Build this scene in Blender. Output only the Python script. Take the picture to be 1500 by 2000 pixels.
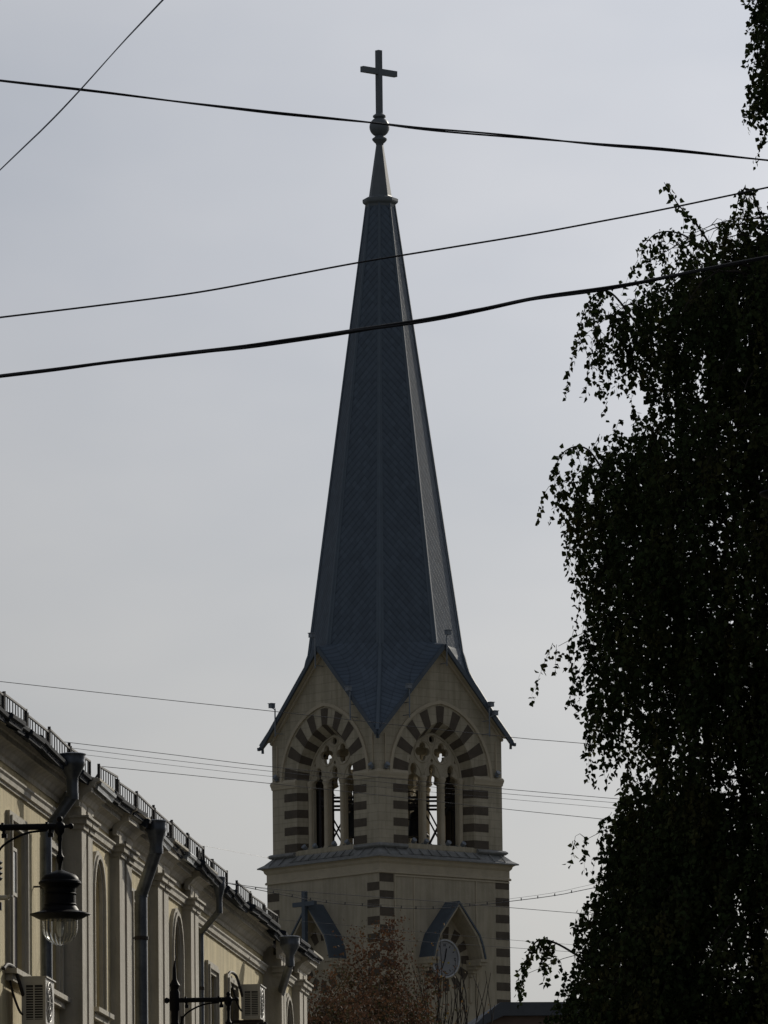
import bpy, math, random
import numpy as np
from mathutils import Vector, Matrix
from mathutils.geometry import tessellate_polygon
R = math.radians; PI = math.pi
for o in list(bpy.data.objects): bpy.data.objects.remove(o)
S = bpy.context.scene; C = S.collection
random.seed(7); rng = np.random.default_rng(11)

# ---------------- camera ----------------
F = 14600.0; PITCH = math.atan(2060/F); ROLL = R(.65)
cp, sp = math.cos(PITCH), math.sin(PITCH); cr, sr = math.cos(ROLL), math.sin(ROLL)
r0 = Vector((1, 0, 0)); u0 = Vector((0, -sp, cp)); fw = Vector((0, cp, sp))
cam_r = cr*r0 - sr*u0; cam_u = sr*r0 + cr*u0
camd = bpy.data.cameras.new('camera'); cam = bpy.data.objects.new('camera', camd); C.objects.link(cam)
camd.sensor_fit = 'HORIZONTAL'; camd.sensor_width = 36; camd.lens = 36*F/1500
camd.clip_start = 1; camd.clip_end = 6000
M = Matrix((cam_r, cam_u, -fw)).transposed().to_4x4(); M.translation = Vector((0, 0, 1.6))
cam.matrix_world = M
S.camera = cam
# ---------------- sky, sun, exposure ----------------
SUN_AZ, SUN_EL = R(29), R(22)
w = bpy.data.worlds.new("World"); S.world = w; w.use_nodes = True
nt = w.node_tree; N = nt.nodes; L = nt.links; N.clear()
sky = N.new('ShaderNodeTexSky'); sky.sky_type = 'NISHITA'; sky.sun_disc = False
sky.sun_elevation = SUN_EL; sky.sun_rotation = SUN_AZ
sky.air_density = 1.3; sky.dust_density = 2.5; sky.ozone_density = 1.5
hs = N.new('ShaderNodeHueSaturation'); hs.inputs['Saturation'].default_value = .35
veil = N.new('ShaderNodeMix'); veil.data_type = 'RGBA'; veil.inputs[0].default_value = .78
tc = N.new('ShaderNodeTexCoord'); mp = N.new('ShaderNodeMapping'); mp.inputs['Scale'].default_value = (11, 11, 24)
nz = N.new('ShaderNodeTexNoise'); nz.inputs['Scale'].default_value = 1.0; nz.inputs['Detail'].default_value = 4
rmp = N.new('ShaderNodeValToRGB')
rmp.color_ramp.elements[0].position = .38; rmp.color_ramp.elements[0].color = (3.75, 4.02, 4.36, 1)
rmp.color_ramp.elements[1].position = .62; rmp.color_ramp.elements[1].color = (4.68, 4.80, 4.92, 1)
bg = N.new('ShaderNodeBackground'); bg.inputs['Strength'].default_value = .1
out = N.new('ShaderNodeOutputWorld')
L.new(tc.outputs['Generated'], mp.inputs[0]); L.new(mp.outputs[0], nz.inputs[0]); L.new(nz.outputs[0], rmp.inputs[0])
L.new(sky.outputs[0], hs.inputs['Color']); L.new(hs.outputs[0], veil.inputs[6]); L.new(rmp.outputs[0], veil.inputs[7])
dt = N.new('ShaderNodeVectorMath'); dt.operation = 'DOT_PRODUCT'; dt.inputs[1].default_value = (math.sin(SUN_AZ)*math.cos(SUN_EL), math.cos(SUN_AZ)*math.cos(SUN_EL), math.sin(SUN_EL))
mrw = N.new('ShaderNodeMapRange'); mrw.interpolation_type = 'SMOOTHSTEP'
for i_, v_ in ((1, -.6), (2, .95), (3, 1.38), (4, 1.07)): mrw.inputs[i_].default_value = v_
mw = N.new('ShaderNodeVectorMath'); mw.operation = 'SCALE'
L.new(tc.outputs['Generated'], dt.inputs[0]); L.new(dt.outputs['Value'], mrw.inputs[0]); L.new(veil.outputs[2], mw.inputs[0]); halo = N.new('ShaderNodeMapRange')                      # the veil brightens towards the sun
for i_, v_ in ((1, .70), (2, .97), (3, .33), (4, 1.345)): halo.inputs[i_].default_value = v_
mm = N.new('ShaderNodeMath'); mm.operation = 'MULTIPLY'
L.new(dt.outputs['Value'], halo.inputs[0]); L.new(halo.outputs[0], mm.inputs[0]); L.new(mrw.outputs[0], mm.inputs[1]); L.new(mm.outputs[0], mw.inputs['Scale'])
sz = N.new('ShaderNodeSeparateXYZ'); hz = N.new('ShaderNodeMapRange'); hc = N.new('ShaderNodeMix'); hc.data_type = 'RGBA'; hm_ = N.new('ShaderNodeMix'); hm_.data_type = 'RGBA'; hm_.blend_type = 'MULTIPLY'; hm_.inputs[0].default_value = 1
hz.inputs[1].default_value = .06; hz.inputs[2].default_value = .17; hc.inputs[6].default_value = (.945, .94, .915, 1); hc.inputs[7].default_value = (.955, .975, 1.05, 1)
L.new(tc.outputs['Generated'], sz.inputs[0]); L.new(sz.outputs[2], hz.inputs[0]); L.new(hz.outputs[0], hc.inputs[0])
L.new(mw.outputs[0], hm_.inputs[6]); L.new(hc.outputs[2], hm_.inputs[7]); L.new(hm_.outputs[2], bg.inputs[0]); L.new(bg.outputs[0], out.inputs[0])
sd = bpy.data.lights.new('sun', 'SUN'); sd.energy = 2.75; sd.angle = R(.6); sd.color = (1, .93, .8)
so = bpy.data.objects.new('sun', sd); C.objects.link(so)
sdir = Vector((math.sin(SUN_AZ)*math.cos(SUN_EL), math.cos(SUN_AZ)*math.cos(SUN_EL), math.sin(SUN_EL)))
so.rotation_euler = sdir.to_track_quat('Z', 'Y').to_euler(); so.location = (30, 20, 60)
S.view_settings.view_transform = 'Standard'; S.view_settings.look = 'None'
S.view_settings.exposure = 0.0; S.view_settings.gamma = 1

# ---------------- measuring from the photograph ----------------
def dirv(px, py):
    a = (px-750)/F; b = (1000-py)/F
    return cam_r*a + cam_u*b + fw
def P(px, py, Y):
    d = dirv(px, py); t = Y/d.y
    return Vector((d.x*t, Y, 1.6+d.z*t))
FA = R(5.1); OFF = 12.0                      # street direction and distance of the facade
def fs(px, py, d=0):
    v = dirv(px, py); n = -math.cos(FA)*v.x + math.sin(FA)*v.y; t = (OFF-d)/n
    return (t*(math.sin(FA)*v.x + math.cos(FA)*v.y), 1.6+t*v.z)

# ---------------- materials ----------------
def mat(name, col, rough=.8, var=.12, scale=3.0, bump=.15, bscale=None, metal=0.0, spec=.4, streak=0.0, dark=None, detail=5):
    m = bpy.data.materials.new(name); m.use_nodes = True; t = m.node_tree; n = t.nodes; l = t.links
    b = n['Principled BSDF']; b.inputs['Roughness'].default_value = rough; b.inputs['Metallic'].default_value = metal
    b.inputs['Specular IOR Level'].default_value = spec
    g = n.new('ShaderNodeNewGeometry') if False else n.new('ShaderNodeTexCoord')
    no = n.new('ShaderNodeTexNoise'); no.inputs['Scale'].default_value = scale; no.inputs['Detail'].default_value = detail
    no.inputs['Roughness'].default_value = .65
    l.new(g.outputs['Object'], no.inputs['Vector'])
    rp = n.new('ShaderNodeValToRGB'); e = rp.color_ramp.elements
    d = dark or tuple(c*(1-2.2*var) for c in col)
    e[0].position = .28; e[0].color = (*d, 1); e[1].position = .62; e[1].color = (*col, 1)
    l.new(no.outputs[0], rp.inputs[0]); last = rp.outputs[0]
    if streak > 0:
        mp_ = n.new('ShaderNodeMapping'); mp_.inputs['Scale'].default_value = (5, 5, .35)
        n2 = n.new('ShaderNodeTexNoise'); n2.inputs['Scale'].default_value = 1.3; n2.inputs['Detail'].default_value = 6
        l.new(g.outputs['Object'], mp_.inputs[0]); l.new(mp_.outputs[0], n2.inputs['Vector'])
        r2 = n.new('ShaderNodeValToRGB'); r2.color_ramp.elements[0].position = .38; r2.color_ramp.elements[1].position = .56
        k = 1-streak; r2.color_ramp.elements[0].color = (k, k, k*.97, 1); r2.color_ramp.elements[1].color = (1, 1, 1, 1)
        l.new(n2.outputs[0], r2.inputs[0])
        mx = n.new('ShaderNodeMix'); mx.data_type = 'RGBA'; mx.blend_type = 'MULTIPLY'; mx.inputs[0].default_value = 1
        l.new(last, mx.inputs[6]); l.new(r2.outputs[0], mx.inputs[7]); last = mx.outputs[2]
    l.new(last, b.inputs['Base Color'])
    if bump > 0:
        nb = n.new('ShaderNodeTexNoise'); nb.inputs['Scale'].default_value = bscale or scale*8; nb.inputs['Detail'].default_value = 3
        l.new(g.outputs['Object'], nb.inputs['Vector'])
        bu = n.new('ShaderNodeBump'); bu.inputs['Strength'].default_value = bump; bu.inputs['Distance'].default_value = .03
        l.new(nb.outputs[0], bu.inputs['Height']); l.new(bu.outputs[0], b.inputs['Normal'])
    return m
def blocks(m, hx, hz, dark=.72, mortar=.02):
    # faint ashlar joints: multiply base colour with a brick texture laid on x+y / z
    t = m.node_tree; n = t.nodes; l = t.links; b = n['Principled BSDF']
    src = b.inputs['Base Color'].links[0].from_socket
    g = n.new('ShaderNodeTexCoord'); sx = n.new('ShaderNodeSeparateXYZ'); ad = n.new('ShaderNodeMath'); ad.operation = 'ADD'
    cx = n.new('ShaderNodeCombineXYZ'); l.new(g.outputs['Object'], sx.inputs[0])
    l.new(sx.outputs[0], ad.inputs[0]); l.new(sx.outputs[1], ad.inputs[1]); l.new(ad.outputs[0], cx.inputs[0]); l.new(sx.outputs[2], cx.inputs[1])
    br = n.new('ShaderNodeTexBrick'); br.inputs['Scale'].default_value = 1; br.inputs['Brick Width'].default_value = hx
    br.inputs['Row Height'].default_value = hz; br.inputs['Mortar Size'].default_value = mortar; br.inputs['Mortar Smooth'].default_value = .4
    br.inputs['Color1'].default_value = (1, 1, 1, 1); br.inputs['Color2'].default_value = (.93, .93, .92, 1); br.inputs['Mortar'].default_value = (dark, dark, dark, 1)
    l.new(cx.outputs[0], br.inputs['Vector'])
    mx = n.new('ShaderNodeMix'); mx.data_type = 'RGBA'; mx.blend_type = 'MULTIPLY'; mx.inputs[0].default_value = 1
    l.new(src, mx.inputs[6]); l.new(br.outputs['Color'], mx.inputs[7]); l.new(mx.outputs[2], b.inputs['Base Color'])
    return m
M_ = {}
M_['stone'] = blocks(mat('tower plaster', (.505, .45, .34), .9, .10, 1.2, .25, 14, streak=.17), 1.15, .345, .78)
M_['stone2'] = mat('lower tower plaster', (.485, .43, .325), .9, .10, .9, .25, 14, streak=.13)
M_['trim'] = mat('tower trim', (.53, .465, .345), .85, .08, 2, .1)
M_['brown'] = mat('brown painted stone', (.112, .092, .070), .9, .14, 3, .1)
M_['slate'] = mat('spire sheet metal', (.105, .14, .18), .55, .08, 2, .05, metal=.0, spec=.45)
M_['roofblue'] = mat('blue grey roof sheet', (.075, .10, .13), .5, .12, 2, .05, spec=.5)
M_['skirt'] = mat('skirt roof sheet', (.26, .265, .262), .5, .14, 2.5, .05, spec=.5, streak=.15)
M_['finial'] = mat('finial metal', (.13, .15, .165), .5, .08, 3, .03, spec=.5)
M_['yellow'] = mat('yellow lime plaster', (.60, .51, .31), .92, .10, 1.1, .3, 22, streak=.22)
M_['white'] = mat('greyed white plaster', (.49, .458, .392), .9, .11, 1.7, .25, 20, streak=.22)
M_['zinc'] = mat('galvanised steel', (.12, .135, .16), .4, .25, 5, .06, metal=.7, spec=.5)
M_['roofmetal'] = mat('dark roof metal', (.028, .034, .046), .85, .15, 3, .06, spec=.12)
M_['roofzinc'] = mat('light roof metal', (.34, .37, .40), .4, .15, 3, .06, metal=.5)
M_['black'] = mat('black cast iron', (.005, .0055, .008), .55, .1, 12, .04, spec=.1)
M_['iron'] = mat('rusty dark iron', (.03, .026, .026), .7, .2, 9, .05)
M_['cable'] = mat('black cable sheath', (.012, .012, .014), .6, .1, 5, 0)
M_['wire'] = mat('weathered steel wire', (.07, .07, .075), .5, .1, 5, 0, metal=.5)
M_['wireb'] = mat('bare aluminium wire', (.25, .26, .28), .4, .1, 5, 0, metal=.8)
M_['acwhite'] = mat('air conditioner casing', (.42, .405, .36), .5, .06, 6, .02)
M_['acdark'] = mat('air conditioner grille', (.03, .03, .03), .7, .1, 6, 0)
M_['glass'] = mat('dark window glass', (.05, .055, .06), .12, .1, 1, 0, spec=.6)
M_['paleglass'] = mat('pale curtained glass', (.22, .25, .26), .25, .1, 2, 0, spec=.6)
M_['blind'] = mat('grey blind', (.15, .14, .145), .6, .08, 2, 0)
M_['reveal'] = mat('grey frame paint', (.42, .40, .36), .8, .1, 3, .1)  # warm grey for window frames and sashes
M_['dial'] = mat('clock dial', (.33, .34, .36), .6, .06, 3, 0)
M_['ring'] = mat('clock ring', (.62, .65, .70), .5, .05, 3, 0)
M_['lightbox'] = mat('grey floodlight housing', (.22, .25, .29), .5, .1, 8, 0)
M_['bark'] = mat('dark bark', (.045, .035, .028), .95, .2, 20, .4)
M_['birchbark'] = mat('birch bark', (.30, .28, .25), .9, .3, 6, .3, dark=(.04, .035, .03))
M_['bell'] = mat('dark bronze', (.03, .03, .028), .5, .1, 6, .02, metal=.6)
M_['asphalt'] = mat('asphalt', (.05, .05, .052), .95, .12, 2, .3, 60)
M_['pave'] = mat('pavement', (.16, .155, .15), .95, .12, 2, .3, 60)
M_['ground'] = mat('ground', (.10, .10, .085), .95, .15, .3, .1)
M_['paint'] = mat('road paint', (.6, .6, .58), .8, .1, 3, .05)
M_['farwall'] = mat('brown far wall', (.17, .12, .095), .9, .12, 1.5, .1)
M_['farroof'] = mat('far roof sheet', (.075, .083, .095), .55, .12, 2, .05)
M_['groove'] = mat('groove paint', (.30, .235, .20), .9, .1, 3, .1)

def leafmat(name, cols, scale, tr=.25):
    m = bpy.data.materials.new(name); m.use_nodes = True; t = m.node_tree; n = t.nodes; l = t.links
    b = n['Principled BSDF']; b.inputs['Roughness'].default_value = .55; b.inputs['Specular IOR Level'].default_value = .3
    g = n.new('ShaderNodeTexCoord'); no = n.new('ShaderNodeTexNoise'); no.inputs['Scale'].default_value = scale; no.inputs['Detail'].default_value = 3
    l.new(g.outputs['Object'], no.inputs[0]); rp = n.new('ShaderNodeValToRGB'); e = rp.color_ramp.elements
    b.inputs['Roughness'].default_value = .8; b.inputs['Specular IOR Level'].default_value = .12; e[0].position = .33; e[0].color = (*cols[0], 1); e[1].position = .68; e[1].color = (*cols[-1], 1)
    for i, c in enumerate(cols[1:-1]):
        q = e.new(.33+.35*(i+1)/(len(cols)-1)); q.color = (*c, 1)
    l.new(no.outputs[0], rp.inputs[0]); l.new(rp.outputs[0], b.inputs['Base Color'])
    tl = n.new('ShaderNodeBsdfTranslucent'); l.new(rp.outputs[0], tl.inputs[0])
    mx = n.new('ShaderNodeMixShader'); mx.inputs[0].default_value = tr
    l.new(b.outputs[0], mx.inputs[1]); l.new(tl.outputs[0], mx.inputs[2]); l.new(mx.outputs[0], n['Material Output'].inputs[0])
    return m
M_['birchleaf'] = leafmat('birch leaf', [(.024, .037, .013), (.035, .052, .017), (.062, .060, .02)], 2.2, .16)
M_['rustleaf'] = leafmat('autumn leaf', [(.065, .048, .030), (.105, .056, .036), (.135, .072, .038), (.070, .062, .030)], .9, .2)
M_['greenleaf'] = leafmat('fading leaf', [(.04, .042, .02), (.065, .058, .024)], 1.2, .2)
M_['orangeleaf'] = leafmat('yellow leaf', [(.20, .12, .04), (.26, .14, .05), (.12, .12, .04)], 1.0, .2)

gm = bpy.data.materials.new('clear lamp glass'); gm.use_nodes = True; t = gm.node_tree; n = t.nodes; l = t.links
n.remove(n['Principled BSDF']); tr = n.new('ShaderNodeBsdfTransparent'); tr.inputs[0].default_value = (.86, .87, .85, 1)
gl = n.new('ShaderNodeBsdfGlossy'); gl.inputs['Roughness'].default_value = .08; lw = n.new('ShaderNodeLayerWeight'); lw.inputs[0].default_value = .45
tcn = n.new('ShaderNodeTexCoord'); sx = n.new('ShaderNodeSeparateXYZ'); at = n.new('ShaderNodeMath'); at.operation = 'ARCTAN2'
mu = n.new('ShaderNodeMath'); mu.operation = 'MULTIPLY'; mu.inputs[1].default_value = 22; si = n.new('ShaderNodeMath'); si.operation = 'SINE'
bu = n.new('ShaderNodeBump'); bu.inputs['Strength'].default_value = .8; bu.inputs['Distance'].default_value = .01
l.new(tcn.outputs['Object'], sx.inputs[0]); l.new(sx.outputs[0], at.inputs[0]); l.new(sx.outputs[1], at.inputs[1]); l.new(at.outputs[0], mu.inputs[0]); l.new(mu.outputs[0], si.inputs[0])
l.new(si.outputs[0], bu.inputs['Height']); l.new(bu.outputs[0], gl.inputs['Normal']); l.new(bu.outputs[0], lw.inputs['Normal'])
mr = n.new('ShaderNodeMapRange'); mr.inputs[1].default_value = 0; mr.inputs[2].default_value = 1; mr.inputs[3].default_value = .05; mr.inputs[4].default_value = .45
l.new(lw.outputs['Facing'], mr.inputs[0])
mx = n.new('ShaderNodeMixShader'); l.new(mr.outputs[0], mx.inputs[0]); l.new(tr.outputs[0], mx.inputs[1]); l.new(gl.outputs[0], mx.inputs[2]); l.new(mx.outputs[0], n['Material Output'].inputs[0])
M_['clear'] = gm

# spire tiles: diamond sheets laid on the facet UVs (u metres across, v metres up)
def spiremat():
    m = bpy.data.materials.new('spire diamond sheets'); m.use_nodes = True; t = m.node_tree; n = t.nodes; l = t.links
    b = n['Principled BSDF']; b.inputs['Roughness'].default_value = .62; b.inputs['Specular IOR Level'].default_value = .3
    uv = n.new('ShaderNodeUVMap'); sx = n.new('ShaderNodeSeparateXYZ'); l.new(uv.outputs[0], sx.inputs[0])
    def mth(op, a, b_=None, c=None):
        q = n.new('ShaderNodeMath'); q.operation = op
        for i, v in enumerate((a, b_, c)):
            if v is None: continue
            if isinstance(v, (int, float)): q.inputs[i].default_value = v
            else: l.new(v, q.inputs[i])
        return q.outputs[0]
    U, V = sx.outputs[0], sx.outputs[1]
    a = mth('ADD', mth('MULTIPLY', V, 3.0), mth('MULTIPLY', U, 3.4)); c = mth('SUBTRACT', mth('MULTIPLY', V, 3.0), mth('MULTIPLY', U, 3.4))
    fa = mth('FRACT', a); fc = mth('FRACT', c)
    la = mth('LESS_THAN', fa, .28); lc = mth('LESS_THAN', fc, .09)
    h = mth('ADD', mth('MULTIPLY', fa, 1.0), mth('MULTIPLY', fc, .55))
    line = mth('ADD', mth('MULTIPLY', la, .25), mth('MULTIPLY', lc, .16))
    # tile to tile tint
    wn = n.new('ShaderNodeTexWhiteNoise'); wn.noise_dimensions = '2D'; cb = n.new('ShaderNodeCombineXYZ')
    l.new(mth('FLOOR', a), cb.inputs[0]); l.new(mth('FLOOR', c), cb.inputs[1]); l.new(cb.outputs[0], wn.inputs['Vector'])
    f = mth('SUBTRACT', mth('ADD', .86, mth('MULTIPLY', wn.outputs[0], .22)), line)
    rgb = n.new('ShaderNodeMix'); rgb.data_type = 'RGBA'; rgb.blend_type = 'MULTIPLY'; rgb.inputs[0].default_value = 1
    rgb.inputs[6].default_value = (.098, .130, .172, 1); cc = n.new('ShaderNodeCombineXYZ')
    for i in range(3): l.new(f, cc.inputs[i])
    l.new(cc.outputs[0], rgb.inputs[7]); l.new(rgb.outputs[2], b.inputs['Base Color'])
    bu = n.new('ShaderNodeBump'); bu.inputs['Strength'].default_value = .55; bu.inputs['Distance'].default_value = .03
    l.new(h, bu.inputs['Height']); l.new(bu.outputs[0], b.inputs['Normal'])
    return m
M_['spire'] = spiremat()

# ---------------- mesh builder ----------------
class MB:
    def __init__(s, T=None): s.v = []; s.f = []; s.m = []; s.uv = {}; s.T = T
    def add(s, vs, fs_, mi=0, uvs=None):
        b = len(s.v)
        for p in vs:
            p = s.T(*p) if s.T else p
            s.v.append(tuple(p))
        for i, f in enumerate(fs_):
            if uvs: s.uv[len(s.f)] = uvs[i]
            s.f.append(tuple(b+j for j in f)); s.m.append(mi)
    def box(s, a, b, mi=0):
        x0, y0, z0 = a; x1, y1, z1 = b
        s.add([(x0,y0,z0),(x1,y0,z0),(x1,y1,z0),(x0,y1,z0),(x0,y0,z1),(x1,y0,z1),(x1,y1,z1),(x0,y1,z1)],
              [(0,3,2,1),(4,5,6,7),(0,1,5,4),(1,2,6,5),(2,3,7,6),(3,0,4,7)], mi)
    def tube(s, pts, r, n=8, mi=0, cap=True, r1=None):
        pts = [Vector(p) for p in pts]; k = len(pts); vs = []
        up = None
        for i, p in enumerate(pts):
            d = (pts[min(i+1, k-1)] - pts[max(i-1, 0)]).normalized()
            if up is None:
                up = d.orthogonal().normalized()
            up = (up - d*up.dot(d)).normalized(); q = d.cross(up)
            if isinstance(r, (list, tuple)): rr = r[i]
            else: rr = r if r1 is None else r + (r1-r)*i/(k-1)
            for j in range(n):
                a = 2*PI*j/n; vs.append(tuple(p + up*(rr*math.cos(a)) + q*(rr*math.sin(a))))
        fc = [(i*n+j, i*n+(j+1) % n, (i+1)*n+(j+1) % n, (i+1)*n+j) for i in range(k-1) for j in range(n)]
        if cap: fc += [tuple(range(n))[::-1], tuple((k-1)*n+j for j in range(n))]
        s.add(vs, fc, mi)
    def bar(s, a, b, wd, ht, mi=0, up=(0, 0, 1)):
        a = Vector(a); b = Vector(b); d = (b-a).normalized(); u = Vector(up)
        if abs(d.dot(u)) > .98: u = Vector((0, 1, 0))
        q = d.cross(u).normalized(); u = q.cross(d)
        c = [(-1,-1),(1,-1),(1,1),(-1,1)]
        vs = [tuple(e + q*(x*wd/2) + u*(y*ht/2)) for e in (a, b) for x, y in c]
        s.add(vs, [(0,3,2,1),(4,5,6,7),(0,1,5,4),(1,2,6,5),(2,3,7,6),(3,0,4,7)], mi)
    def lathe(s, prof, c=(0,0,0), n=24, mi=0, ph=0, cap=True):
        vs = [(c[0]+r*math.cos(ph+2*PI*j/n), c[1]+r*math.sin(ph+2*PI*j/n), c[2]+z) for r, z in prof for j in range(n)]
        k = len(prof)
        fc = [(i*n+j, i*n+(j+1) % n, (i+1)*n+(j+1) % n, (i+1)*n+j) for i in range(k-1) for j in range(n)]
        if cap: fc += [tuple(range(n))[::-1], tuple((k-1)*n+j for j in range(n))]
        s.add(vs, fc, mi)
    def plate(s, outer, holes, fmap0, fmap1, mi=0, edge=True, inner_holes=None):
        # flat plate with holes; fmap0/fmap1 turn (u,z) to points on its front and back
        loops = [outer]+holes
        tris = tessellate_polygon([[Vector((u, z, 0)) for u, z in lp] for lp in loops])
        flat = [p for lp in loops for p in lp]
        bl = [outer]+(inner_holes or holes); flat2 = [p for lp in bl for p in lp]
        s.add([fmap0(*p) for p in flat], [tuple(t_) for t_ in tris], mi)
        tris2 = tessellate_polygon([[Vector((u, z, 0)) for u, z in lp] for lp in bl])
        s.add([fmap1(*p) for p in flat2], [tuple(t_)[::-1] for t_ in tris2], mi)
        for i, lp in enumerate(loops):
            if i == 0 and not edge: continue
            n = len(lp)
            s.add([fmap0(*p) for p in lp]+[fmap1(*p) for p in bl[i]], [(j, (j+1) % n, n+(j+1) % n, n+j) for j in range(n)], mi)
    def build(s, name, mats, parent=None, smooth=False, rotz=0, loc=(0,0,0)):
        me = bpy.data.meshes.new(name); me.from_pydata(s.v, [], s.f)
        if not isinstance(mats, (list, tuple)): mats = [mats]
        for m in mats: me.materials.append(M_[m] if isinstance(m, str) else m)
        me.polygons.foreach_set('material_index', s.m)
        if smooth: me.polygons.foreach_set('use_smooth', [True]*len(s.f))
        if s.uv:
            ul = me.uv_layers.new(name='UVMap')
            for fi, uvs in s.uv.items():
                p = me.polygons[fi]
                for li, q in zip(p.loop_indices, uvs): ul.data[li].uv = q
        me.update()
        o = bpy.data.objects.new(name, me); C.objects.link(o)
        if parent: o.parent = parent
        o.rotation_euler.z = rotz; o.location = loc
        return o
def tag(o, label=None, cat=None, group=None, kind=None):
    if label: o['label'] = label
    if cat: o['category'] = cat
    if group: o['group'] = group
    if kind: o['kind'] = kind
    return o
def empty(name, loc, rz, label, cat, group=None):
    o = bpy.data.objects.new(name, None); C.objects.link(o); o.location = loc; o.rotation_euler.z = rz; o.empty_display_size = .3
    return tag(o, label, cat, group)
def smooth_by(o, ang=40):
    me = o.data
    me.polygons.foreach_set('use_smooth', [True]*len(me.polygons))
    try: me.set_sharp_from_angle(angle=R(ang))
    except Exception: pass
    return o
def copyrot(o, k, parent):
    c = o.copy(); C.objects.link(c); c.parent = parent; c.rotation_euler.z = -k*PI/2
    return c
def catmull(p, n=8):
    p = [Vector(q) for q in p]; o = []
    q = [2*p[0]-p[1]] + p + [2*p[-1]-p[-2]]
    for i in range(1, len(q)-2):
        for j in range(n):
            t = j/n; a, b, c, d = q[i-1], q[i], q[i+1], q[i+2]
            o.append(.5*((2*b)+(c-a)*t+(2*a-5*b+4*c-d)*t*t+(3*b-a-3*c+d)*t**3))
    o.append(p[-1]); return o

# ---------------- ground, road, pavements ----------------
def sheet(name, pts, z, m, label, kind='structure'):
    mb = MB(); mb.add([(x, y, z) for x, y in pts], [tuple(range(len(pts)))]); return tag(mb.build(name, m), label, kind=kind)
sheet('ground', [(-1500, -800), (1500, -800), (1500, 3000), (-1500, 3000)], 0, 'ground', 'bare ground spreading away under the town')
ca, sa = math.cos(FA), math.sin(FA)
def st(s, o): return (s*sa + o*ca, s*ca - o*sa)      # s along the street, o to the right of its axis
sheet('road', [st(-60, -9.5), st(-60, -2.5), st(210, -2.5), st(210, -9.5)], .004, 'asphalt', 'grey asphalt road running along the street')
mb = MB()
for a in range(-50, 200, 9): mb.add([(*st(a, -6.06), .008), (*st(a, -5.94), .008), (*st(a+3, -5.94), .008), (*st(a+3, -6.06), .008)], [(0, 1, 2, 3)])
tag(mb.build('road_marking', 'paint'), 'white dashed centre line on the road', kind='structure')
for (a, b) in ((-11.7, -9.5), (-2.5, 4)):
    mb = MB(); q = [st(-60, a), st(-60, b), st(210, b), st(210, a)]
    mb.add([(x, y, 0.0) for x, y in q]+[(x, y, .13) for x, y in q], [(4, 7, 6, 5), (0, 1, 5, 4), (1, 2, 6, 5), (2, 3, 7, 6), (3, 0, 4, 7)])
    tag(mb.build('pavement', 'pave'), 'raised kerbed pavement beside the road', kind='structure')

# =====================================================================
# CHURCH TOWER
# =====================================================================
AX = 304.7; TROT = R(41.0)
_c = P(756.5, 1600, AX)
tower = empty('church_tower', (_c.x, AX, 0), TROT, 'tall striped stone church tower with a slate blue octagonal spire', 'church tower')
HW = 3.33; HL = 3.50
ZS, ZSPR, ZBASE = 30.55, 33.30, 30.15
ZA, ZE, HO = 38.75, 34.95, 3.64
def arch(a, h, spring, base, n=14, scale_u=1):
    # closed loop: base left -> base right -> up -> pointed arch -> down
    Rr = (h*h+a*a)/(2*a); th = math.asin(min(1, h/Rr)); pts = [(-a, base), (a, base)]
    right = [(a-Rr+Rr*math.cos(th*i/n), spring+Rr*math.sin(th*i/n)) for i in range(n+1)]
    left = [(-u, z) for u, z in right[:-1]][::-1]
    return pts+right+left
def archpt(a, h, spring, t):
    Rr = (h*h+a*a)/(2*a); th = math.asin(min(1, h/Rr)); return (a-Rr+Rr*math.cos(th*t), spring+Rr*math.sin(th*t))
SH, SH2 = (1.78, 2.30), (1.60, 1.92)
DEP = .5; TH = .7
rake = lambda u: ZA-(ZA-ZE)/HO*abs(u)
# belfry wall (one mitred wall per side)
mb = MB()
outer = [(-HW, ZBASE), (HW, ZBASE), (HW, rake(HW)-.17), (0, rake(0)-.17), (-HW, rake(HW)-.17)]
h1 = arch(*SH, ZSPR, ZS); h2 = arch(*SH2, ZSPR, ZS)
mb.plate(outer, [h1], lambda u, z: (u, -HW, z), lambda u, z: (max(-HW+TH, min(HW-TH, u)), -HW+DEP, z), 0, edge=False, inner_holes=[h2])
n = len(h2)
mb.add([(u, -HW+DEP, z) for u, z in h2]+[(u, -HW+TH, z) for u, z in h2], [(j, (j+1) % n, n+(j+1) % n, n+j) for j in range(n)], 0)
e = .008
for sg in (-1, 1):
    for k in range(4):                         # jamb bands, wrapping into the reveal
        z1 = 32.93-.69*k; z0 = z1-.335
        mb.add([(sg*2.57, -HW-e, z0), (sg*1.78, -HW-e, z0), (sg*1.78, -HW-e, z1), (sg*2.57, -HW-e, z1)], [(0, 1, 2, 3)], 1)
        mb.add([(sg*(1.78-e), -HW-e, z0), (sg*(1.60-e), -HW+DEP, z0), (sg*(1.60-e), -HW+DEP, z1), (sg*(1.78-e), -HW-e, z1)], [(0, 1, 2, 3)], 1)
    for (ta, tb) in ((17, 18), (13, 15), (9, 11), (5, 7), (1, 3)):   # dark voussoirs
        K = 4; fr = []; rv = []
        for i in range(K+1):
            t_ = (ta+(tb-ta)*i/K)/18
            a = archpt(*SH, ZSPR, t_); b = archpt(2.57, 2.95, ZSPR, t_); c = archpt(SH2[0], SH2[1], ZSPR, t_)
            fr += [(sg*a[0], -HW-e, a[1]), (sg*b[0], -HW-e, b[1])]
            rv += [(sg*(a[0]-e), -HW-e, a[1]-e), (sg*(c[0]-e), -HW+DEP, c[1]-e)]
        fcs = [(2*i, 2*i+1, 2*i+3, 2*i+2) for i in range(K)]
        mb.add(fr, fcs, 1); mb.add(rv, fcs, 1)
bw = mb.build('belfry_wall', ['stone', 'brown'], tower)
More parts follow.
